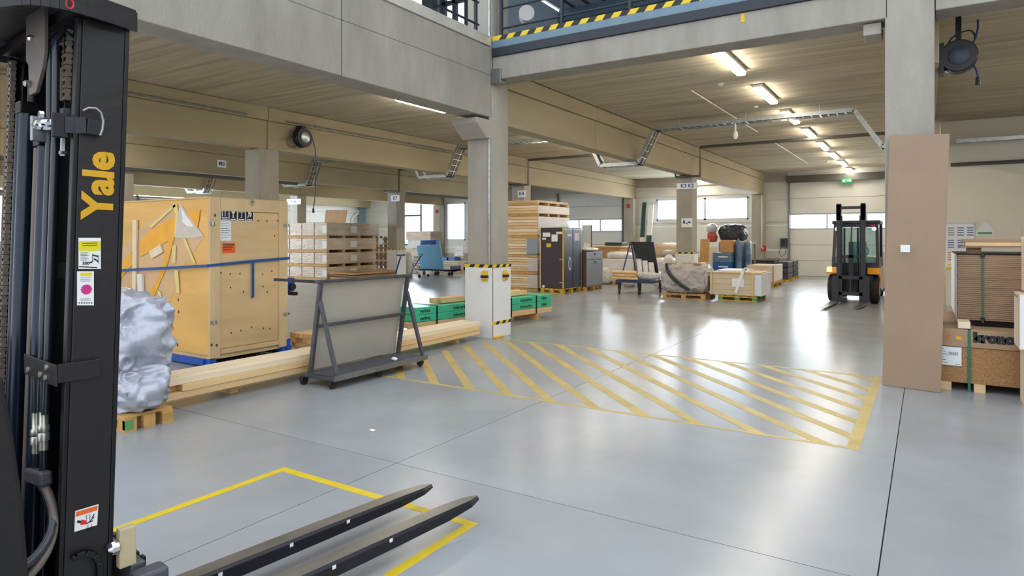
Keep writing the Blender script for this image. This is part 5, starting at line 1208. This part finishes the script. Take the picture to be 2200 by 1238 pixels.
for z_ in (.22, .62): MB().box(-mw-.02, mw+.02, -.06, -.01, z_, z_+.09).build('carriage_bar', fb, ft, bevel=.005)
for x in (-.22, 0, .22): MB().box(x-.015, x+.015, -.05, -.02, .3, .62).build('backrest_bar', fb, ft)
for s_ in (-1, 1): MB().box(s_*(mw-.08)-.05, s_*(mw-.08)+.05, -.06, -.01, .05, .95 if False else .70).build('carriage_plate', fb, ft)
for k, px in enumerate((1766, 1836)):
    xx, yy = at(px+2, 661, .05); xr0 = (-.34, .34)[k]; tx, ty = xx-XM, yy-YF_
    mb = MB(); w = .075
    mb.hexa([(tx-w*.8, ty, .035), (tx+w*.8, ty, .035), (xr0+w, -.06, .03), (xr0-w, -.06, .03), (tx-w*.8, ty, .05), (tx+w*.8, ty, .05), (xr0+w, -.06, .075), (xr0-w, -.06, .075)])
    f_ = mb.build('fork', 'fork_top', ft); MB().box(xr0-w, xr0+w, -.10, -.06, .03, .7).build('fork_shank', fb, f_)
yb0 = .35
MB().box(-.42, .46, yb0, yb0+1.9, .25, .72).build('chassis', fb, ft, bevel=.03)
MB().box(-.5, .54, yb0+1.5, yb0+2.2, .25, 1.15).build('counterweight', fy, ft, bevel=.06)
XL, XR = xl-XM, xr_-XM
for a, b_ in ((XL-.01, XL+.26), (XR-.28, XR+.0)):
    MB().prism([(0, .78), (.06, .90), (.55, .90), (.62, .80), (.62, .74), (0, .74)], (a, yb0-.10, 0), (0, 1, 0), (0, 0, 1), b_-a).build('mudguard', fy, ft, bevel=.01)
    c = (a+b_)/2
    w_ = MB().lathe([(.12, -.10), (.30, -.11), (.35, -.08), (.355, 0), (.35, .08), (.30, .11), (.12, .10)], (c, yb0+.28, .355), (1, 0, 0), 28).build('front_wheel', 'rubber', ft, smooth=True)
    MB().lathe([(.03, -.115), (.17, -.115), (.2, -.09), (.2, .09), (.17, .115), (.03, .115)], (c, yb0+.28, .355), (1, 0, 0), 20).build('rim', fy, w_)
    MB().lathe([(.08, -.08), (.24, -.08), (.24, .08), (.08, .08)], (c*.8, yb0+1.75, .245), (1, 0, 0), 20).build('rear_wheel', 'rubber', ft, smooth=True)
# cab frame
CL_, CR_ = XL+.10, XR-.03
for a in (CL_, CR_-.07):
    MB().bar((a+.035, yb0+.12, .85), (a+.035+(.03 if a < 0 else -.03), yb0+.35, zc_-.06), .07, .08, (0, 1, 0)).build('cab_pillar', fb, ft, bevel=.008)
    MB().bar((a+.035, yb0+1.5, .9), (a+.035, yb0+1.4, zc_-.06), .07, .08, (0, 1, 0)).build('cab_pillar', fb, ft, bevel=.008)
    MB().box(a, a+.06, yb0+.15, yb0+1.4, .72, 1.15).build('cab_side', fb, ft)
MB().box(CL_-.01, CR_+.01, yb0+.28, yb0+1.5, zc_-.09, zc_).build('cab_roof', fb, ft, bevel=.02)
MB().box(CL_+.03, CR_-.03, yb0+.28, yb0+.36, zc_-.17, zc_-.09).build('cab_header', fb, ft)
MB().box(CL_+.02, CR_-.02, yb0+.10, yb0+.2, .72, 1.02).build('front_cowl', fb, ft, bevel=.02)
MB().hexa([(CL_+.08, yb0+.14, 1.03), (CR_-.08, yb0+.14, 1.03), (CR_-.08, yb0+.15, 1.03), (CL_+.08, yb0+.15, 1.03), (CL_+.1, yb0+.33, zc_-.17), (CR_-.1, yb0+.33, zc_-.17), (CR_-.1, yb0+.34, zc_-.17), (CL_+.1, yb0+.34, zc_-.17)]).build('windscreen', 'cab_glass', ft)
MB().bar((CL_+.42, yb0+.13, 1.03), (CL_+.44, yb0+.32, zc_-.17), .025, .03, (0, 1, 0)).build('screen_divider', fb, ft)
MB().box(-.12, .26, yb0+.85, yb0+1.25, .75, .95).build('seat', fb, ft, bevel=.03); MB().box(-.10, .24, yb0+1.2, yb0+1.32, .95, 1.55).build('seat_back', fb, ft, bevel=.04)
MB().tube([(.16+.17*cos(i*pi/8), yb0+.50+.06*sin(i*pi/8), 1.30+.16*sin(i*pi/8)) for i in range(16)], .018, 6, closed=True).build('steering_wheel', fb, ft, smooth=True)
MB().tube([(.16, yb0+.48, 1.28), (.16, yb0+.3, .95)], .03, 8).build('steering_column', fb, ft)
for x in (CL_+.12, CR_-.12): MB().lathe([(.02, .05), (.055, .05), (.06, 0), (.05, -.01)], (x, yb0+.24, zc_-.22), (0, -1, 0), 12).build('work_lamp', 'chrome', ft)
MB().box(CR_-.2, CR_-.1, yb0+.27, yb0+.28, zc_-.15, zc_-.11).build('roof_sticker', 'red_paint', ft)
# ------------------------------------------------------------------ services under the ceiling
def run_tray(name, label, Y, path, wdt=.38):
    t = thing(name, label, 'cable tray', (0, Y, 0)); path = [Vector((x, 0, z)) for x, z in path]
    for s_ in (-1, 1):
        mb = MB()
        for a, b_ in zip(path, path[1:]): mb.bar(a+Vector((0, s_*wdt/2, 0)), b_+Vector((0, s_*wdt/2, 0)), .012, .085)
        mb.build('side_rail', 'galv', t)
    mb = MB(); mc = MB()
    for a, b_ in zip(path, path[1:]):
        L_ = (b_-a).length; n = max(1, int(L_/.16))
        for i in range(n+1): c = a.lerp(b_, i/n); mb.box(c.x-.012, c.x+.012, -wdt/2, wdt/2, c.z-.03, c.z-.018)
    mb.build('rungs', 'galv', t)['kind'] = 'stuff'
    for k, m in ((-.09, 'hose'), (-.03, 'bracket_grey'), (.04, 'rail_dark'), (.09, 'pvc')):
        MB().tube([(p.x, k, p.z-.005) for p in path], .014, 6).build('cable', m, t)
    hg = MB()
    for a, b_ in zip(path, path[1:]):
        if abs(a.z-b_.z) < .01 and a.z > 4: 
            for f_ in (.15, .5, .85): c = a.lerp(b_, f_); hg.box(c.x-.006, c.x+.006, -wdt/2-.01, -wdt/2, c.z, CEIL); hg.box(c.x-.02, c.x+.02, -wdt/2, wdt/2, c.z-.045, c.z-.03)
    hg.build('hangers', 'galv', t)['kind'] = 'stuff'
    return t
run_tray('cable_tray', 'galvanised cable tray crossing the right bay and dipping under its beams', 15.2, [(-.30, 3.47), (-.75, 3.5), (-1.25, 4.28), (-5.53, 4.28), (-5.94, 3.47), (-6.94, 3.47), (-7.35, 4.28), (-8.2, 4.28)])
run_tray('cable_tray', 'galvanised cable tray dipping under the beam left of the nearest column', 15.2, [(-8.3, 4.28), (-11.45, 4.28), (-11.85, 3.47), (-12.9, 3.47), (-13.3, 4.28), (-17.4, 4.28)])
run_tray('cable_tray', 'darker cable tray dipping under the beam behind the hanging cable reel', 15.2, [(-17.5, 4.28), (-17.6, 4.28), (-17.95, 3.47), (-19.1, 3.47), (-19.5, 4.28), (-23.4, 4.28)])
run_tray('cable_tray', 'far left cable tray seen above the plywood crate', 15.2, [(-23.5, 4.28), (-23.95, 3.47), (-25.0, 3.47), (-25.6, 4.2), (-29.5, 4.2)])
t = run_tray('cable_tray', 'straight galvanised tray high on the cream wall at the right', WRY-.25, [(.6, 3.95), (8.5, 3.95)], .2)
def pipe(name, label, pts, r, m, cat='pipe', clamps=None, n=8):
    t = thing(name, label, cat, pts[0]); p0 = Vector(pts[0]); q = [tuple(Vector(p)-p0) for p in pts]
    MB().tube(q, r, n).build('pipe_run', m, t, smooth=True)
    if clamps:
        mb = MB()
        for a, b_ in zip(q, q[1:]):
            A, B = Vector(a), Vector(b_); k = max(1, int((B-A).length/clamps))
            for i in range(k): 
                c = A.lerp(B, (i+.5)/k); mb.tube([c-(B-A).normalized()*.015, c+(B-A).normalized()*.015], r*1.5, 8)
        mb.build('clamps', 'steel', t)['kind'] = 'stuff'
    return t
pipe('cable_trunking', 'dark cable trunking high on the cream wall at the right', [(.5, WRY-.06, 3.42), (8.5, WRY-.06, 3.42)], .045, 'duct_dark')
pipe('conduit', 'long pale conduit under the ceiling leading to the single lamp left of the column', [(-8.76, -1.0, 4.42), (-8.76, 9.62, 4.42)], .024, 'pvc', 'conduit', 2.2)
pipe('conduit', 'thin grey conduit along the top of the middle beam, left of the column', [(-11.99, -1, 4.24), (-11.99, 8.5, 4.24)], .018, 'steel', 'conduit', 1.6)
pipe('conduit', 'thin grey conduit along the middle beam behind the hanging reel', [(-11.99, 9.5, 4.24), (-11.99, 19.2, 4.24)], .018, 'steel', 'conduit', 1.6)
pipe('conduit', 'dark conduit running behind the lower edge of the cross beam', [(-5.4, 9.30, 4.458), (-.6, 9.30, 4.458)], .02, 'rail_dark', 'conduit', 1.5)
pipe('conduit', 'pale conduit with a joint box left of the bright lamp row, near part', [(-3.75, 12.2, 4.44), (-3.75, 17.9, 4.44)], .014, 'pvc', 'conduit', 1.9)
pipe('conduit', 'pale conduit left of the bright lamp row, far part', [(-3.75, 19.9, 4.44), (-3.75, 26.5, 4.44)], .014, 'pvc', 'conduit', 1.9)
for i, (xa_, xb_) in enumerate(((-5.7, -.35), (-11.7, -6.9), (-17.7, -12.9))):
    lb = ('right of the column with the K3 K2 sign', 'between the columns signed K4 and K3 K2', 'left of the column with the K4 sign')[i]
    pipe('drain_pipe', 'dark drain pipe crossing below the ceiling, '+lb, [(xb_, 19.42, 4.36), (xa_, 19.42, 4.36), (xa_, 19.42, 3.50), (xa_-.75, 19.42, 3.50), (xa_-.75, 19.42, 3.62)] if i < 3 else 0, .045, 'duct_dark')
pipe('drain_pipe', 'dark pipe along the beam with the M0 sign', [(-17.9, 4.0, 3.48), (-17.9, 14.6, 3.47)], .05, 'duct_dark')
pipe('drain_pipe', 'dark pipe under the beam between the K7 column and the nearest column', [(-18.1, 20.3, 3.49), (-18.1, 26.0, 3.49)], .045, 'duct_dark')
for k, x in enumerate((-23.5, -25.6)):
    pipe('air_duct', '%s silvery ventilation duct seen over the crate top' % ('nearer', 'farther')[k], [(x, 6, 3.0+.1*k), (x, 16+k, 3.05+.1*k)], .09, 'galv', 'duct', 2.5, 12)
pipe('rain_pipe', 'white kinked downpipe on the pale left wall', [(X0+.12, 29.6, 3.4), (X0+.12, 29.6, 3.2), (X0+.12, 29.1, 2.9), (X0+.12, 29.1, .0)], .08, 'white_board', n=10)
pipe('conduit', 'pale vertical conduit on the wall column left of the dock door', [(onY(1636, 29.7), 29.74, 3.5), (onY(1636, 29.7), 29.74, 1.2)], .03, 'pvc', 'conduit', 1.2)
# sensors beside lamps
for k, (px, py, Y) in enumerate(((1548, 193, 12.1), (1624, 233, 14.6), (1778, 347, 26.6))):
    x, z = onY(px, Y, py); tag(MB().lathe([(.055, 0), (.055, -.02), (.03, -.04)], (0, 0, 0), n=14).build('smoke_detector', 'white_board', None, smooth=True, loc=(x, Y, CEIL-.002)), '%s round white detector on the right ceiling' % ('nearest', 'second', 'farthest')[k], 'detector')
x, z = onY(1580, 15.03, 272); tag(MB().lathe([(.03, .12), (.05, .08), (.06, 0), (.03, -.06)], (0, 0, 0), n=12).box(-.015, .015, -.015, .015, .1, .30).build('camera_dome', 'white_board', None, smooth=True, loc=(x, 15.03, 3.93)), 'small white device hanging below the cable tray', 'camera')
# ------------------------------------------------------------------ cable reels
def reel(label, loc, R_, face, hang, loop, m='black'):
    t = thing('cable_reel', label, 'cable reel', loc); ax = Vector(face)
    MB().lathe([(R_*.3, -.09), (R_*.98, -.09), (R_, -.075), (R_, .075), (R_*.98, .09), (R_*.3, .09)], (0, 0, 0), ax, 28).build('drum_case', m, t, smooth=True)
    MB().lathe([(R_*.55, .09), (R_*.6, .10), (R_*.5, .115), (R_*.1, .12)], (0, 0, 0), ax, 20).build('drum_cover', 'galv' if ax.x else 'dark_frame', t, smooth=True)
    for k in range(3): MB().tube([Vector((0, 0, 0))-ax*.095+Vector((ax.y*R_*1.01*cos(a*pi/10)*(1-.0*k), -ax.x*R_*1.01*cos(a*pi/10), R_*1.01*sin(a*pi/10)))+ax*(.03+.06*k) for a in range(20)], .012, 6, closed=True).build('cable_turn', 'hose', t, smooth=True)
    mb = MB(); mb.box(-.15, .03, -.05, .05, R_*.9, R_+.06) if ax.x else mb.box(-.03, .03, -.03, .03, R_*.9, CEIL-loc[2]); mb.build('wall_bracket', 'dark_steel', t)
    MB().tube(hang, .012, 6).build('cable', 'navy', t, smooth=True); e = Vector(hang[-1])
    MB().tube([e, e-Vector((0, 0, .10))], [.022, .03], 8).build('plug', 'black', t)
    loop = [tuple(.5*((2*p1[k])+(-p0[k]+p2[k])*t_+(2*p0[k]-5*p1[k]+4*p2[k]-p3[k])*t_*t_+(-p0[k]+3*p1[k]-3*p2[k]+p3[k])*t_**3) for k in (0, 1, 2)) for p0, p1, p2, p3 in zip([loop[0]]+loop, loop, loop[1:], loop[2:]+[loop[-1]]) for t_ in (0, .25, .5, .75)]+[loop[-1]]
    MB().tube(loop, .011, 6).build('cable_loop', 'hose', t, smooth=True); return t
RX = -11.88; y1, z1 = onX(650, RX, 296); q = lambda px, py: (lambda a: (0.0, a[0]-y1, a[1]-z1))(onX(px, RX, py))
reel('round cable reel on the middle beam with its cable hanging down to the cartons', (RX, y1, z1), .21, (1, 0, 0), [q(668, 288), q(672, 300), q(677, 318), q(679, 345), q(678, 390), q(676, 430), q(673, 448)], [q(622, 276), q(627, 295), q(640, 300), q(638, 312), q(625, 316), q(616, 306), q(618, 297), q(630, 292), q(642, 305)])
Yr = 9.75; xr0, zr0 = .335, onY(2055, Yr, 123)[1]; q = lambda px, py: (lambda a: (a[0]-xr0, 0.0, a[1]-zr0))(onY(px, Yr, py))
rr = reel('large dark cable reel hanging right of the right column', (xr0, Yr, zr0), .19, (0, -1, 0), [q(2080, 128), q(2090, 138), q(2097, 150), q(2101, 165)], [q(2036, 98), q(2045, 82), q(2065, 70), q(2085, 66), q(2094, 76), q(2092, 90), q(2078, 104), q(2070, 110)])
MB().tube([q(2076, 108), q(2088, 96), q(2096, 82), q(2101, 60), q(2101, 42)], .012, 6).build('supply_cable', 'navy', rr, smooth=True)
MB().box(q(2072, 120)[0], q(2088, 120)[0], -.06, .06, -.08, .10).build('cable_outlet', 'black', rr, bevel=.02)
MB().box(-.205, -.15, -.12, .12, -.2, .17).build('mount_plate', 'dark_steel', rr)
# ------------------------------------------------------------------ signs
def ysign(name, label, body, px0, px1, py0, py1, Y, size, m='white', tm='sign_blue', cat='sign'):
    a = onY(px0, Y, py1); b_ = onY(px1, Y, py0); w_ = b_[0]-a[0]; h_ = b_[1]-a[1]
    t = thing(name, label, cat, (a[0], Y, a[1])); MB().box(0, w_, 0, .015, 0, h_).build('sign_plate', m, t)
    if body: text('lettering', body, size*h_, MATS[tm], t, (w_/2, 0, h_/2), (1, 0, 0), (0, 0, 1), .001, .001, size*h_*.03)
    return t
ysign('bay_sign', 'white bay sign reading K3 K2 at the head of the farther column', 'K3 K2', 1454, 1499, 392, 407, 19.56, .85)
ysign('bay_sign', 'white bay sign reading K4 above the wooden panel stack', 'K4', 1112, 1129, 409, 424, 19.56, .8)
ysign('bay_sign', 'small white bay sign reading K7 on the column left of the nearest one', 'K7', 840, 858, 419, 433, 19.56, .8)
ysign('bay_sign', 'small white bay sign reading K 86 on the far left column', 'K 86', 616, 646, 427, 440, 19.56, .75)
ys, zs_ = onX(469, -18.0, 359); ye, ze = onX(488, -18.0, 345); t = thing('bay_sign', 'white bay sign reading M0 on the beam above the crate', 'sign', (-18.058, ys, zs_))
MB().box(0, .012, 0, ye-ys, 0, ze-zs_).build('sign_plate', 'white', t); text('lettering', 'M0', .75*(ze-zs_), MATS['sign_blue'], t, (.012, (ye-ys)/2, (ze-zs_)/2), (0, 1, 0), (0, 0, 1), .001, .001, .004)
t = ysign('pictogram_sign', 'small white sign with truck pictogram halfway up the farther column', None, 1464, 1487, 469, 489, 19.57, 1, cat='sign')
MB().prism([(.05, .12), (.12, .12), (.12, .2), (.08, .2), (.05, .26)], (0, -.001, 0), (1, 0, 0), (0, 0, 1), .002).box(.14, .2, -.003, -.001, .1, .13).build('pictogram', 'sign_blue', t)
MB().prism([(.2, .14), (.24, .14), (.24, .11), (.29, .16), (.24, .21), (.24, .18), (.2, .18)], (0, -.001, 0), (1, 0, 0), (0, 0, 1), .002).build('pictogram', 'sign_blue', t)
for (a, b_, c, d, Y, lb) in ((1807, 1831, 383, 393, 30.034, 'green and white exit sign over the right dock door'), (1240, 1254, 408, 416, 30.284, 'green and white exit sign over the left dock door')):
    t = ysign('exit_sign', lb, None, a, b_, c, d, Y, 1, 'green_sign'); w_ = onY(b_, Y)-onY(a, Y); h_ = w_*.42
    MB().prism([(w_*.55, h_*.4), (w_*.72, h_*.4), (w_*.72, h_*.2), (w_*.92, h_*.5), (w_*.72, h_*.8), (w_*.72, h_*.6), (w_*.55, h_*.6)], (0, -.001, 0), (1, 0, 0), (0, 0, 1), .003).build('arrow', 'white', t)
    MB().prism([(w_*.15, h_*.15), (w_*.2, h_*.15), (w_*.26, h_*.4), (w_*.34, h_*.2), (w_*.4, h_*.22), (w_*.32, h_*.5), (w_*.3, h_*.65), (w_*.4, h_*.6), (w_*.4, h_*.67), (w_*.24, h_*.78), (w_*.15, h_*.6)], (0, -.001, 0), (1, 0, 0), (0, 0, 1), .003).build('running_figure', 'white', t)
    MB().box(w_*.3, w_*.32, 0, .01, h_, h_+.12).build('hanger', 'steel', t)
t = ysign('fire_sign', 'small red fire call sign on the wall column left of the right dock door', None, 1635, 1646, 528, 540, 29.783, 1, 'red'); MB().prism([(.05, .08), (.1, .08), (.1, .14), (.12, .14), (.075, .2), (.03, .14), (.05, .14)], (0, -.001, 0), (1, 0, 0), (0, 0, 1), .002).build('pictogram', 'white', t)
for x_, lb in ((-12.25, 'small red alarm sounder high on the wall column by the left dock door'), (-24.2, 'small dark red sounder high on the column beside the bright left windows')):
    tag(MB().box(-.08, .08, -.05, 0, -.09, .09).lathe([(.06, 0), (.06, .03), (.02, .04)], (0, -.05, 0), (0, -1, 0), 12).build('alarm_sounder', 'red', None, loc=(x_, 29.798, 3.2)), lb, 'alarm')
t = thing('switch_box', 'dark electrical switch box with cable left of the right dock door', 'switch box', (onY(1676, 30.1), 30.1, 0)); za, zb_ = zat(-5.2, 30.1, 531), zat(-5.2, 30.1, 512)
MB().box(0, .26, 0, .18, za, zb_).build('box_body', 'dark_frame', t, bevel=.01); MB().tube([(.05, .05, za), (-.05, .0, za-.25), (.05, .0, za-.42), (.2, .05, za-.3), (.22, .05, za)], .012, 6).build('cable', 'black', t, smooth=True)
MB().box(.06, .2, -.01, 0, za+.08, zb_-.08).build('box_door', 'black', t)
# paper on guard beside rack
t = ysign('notice_sheet', 'white notice sheet on the guard beside the slatted rack', None, 853, 870, 538, 551, 19.55, 1, 'paper', cat='notice')
# ------------------------------------------------------------------ railings of the upper floor
rl = thing('upper_railing', 'dark steel railing above the yellow and black striped floor edge', 'railing', (-6, 8.86, 0))
zr1, zr2 = zat(-5.9, 8.86, 20), zat(-5.9, 8.86, 63)
for z_ in (zr1, zr2, zr1+.33, 5.95): MB().tube([(.12, 0, z_), (5.6, 0, z_)], .018, 8).build('rail', 'rail_dark', rl)
for px in (1077, 1207, 1354, 1530, 1730): x = onY(px, 8.86)+6; MB().box(x-.022, x+.022, -.022, .022, 4.865, 5.97).build('post', 'rail_dark', rl)
rl = thing('side_railing', 'dark steel railing above the metal flashing of the left beam', 'railing', (-6.12, 0, 0)); z_ = onX(1000, -6.12, 40)[1]
for z_ in (z_, z_+.36, z_+.72): MB().tube([(0, -2, z_), (0, 8.6, z_)], .018, 8).build('rail', 'rail_dark', rl)
for px in (1022, 944): yy = onX(px, -6.12); MB().box(-.022, .022, yy-.022, yy+.022, 4.74, 5.97).build('post', 'rail_dark', rl)
# round duct mouth and panel on the upper floor
x, z = onY(1132, 11.6, 38); t = thing('duct_mouth', 'bright round duct mouth under the upper roof', 'duct', (x, 11.6, z)); MB().lathe([(.13, .0), (.16, .0), (.16, .3), (.13, .3)], (0, 0, 0), (.5, -.86, 0), 24).build('duct_ring', 'white', t, smooth=True); MB().tube([(0, 0, .2), (0, 0, 7.6-z)], .02, 6).build('hanger', 'steel', t)
t = thing('downpipe', 'bluish strip painting the daylight glint on the front edge of the nearest column', 'pipe', (-6.02, 8.78, 0)); MB().box(-.03, .012, -.022, .0, 1.2, 9).build('pipe_run', 'galv', t, bevel=.006)  # thin strip added for the daylight reflected off the column's chamfered corner
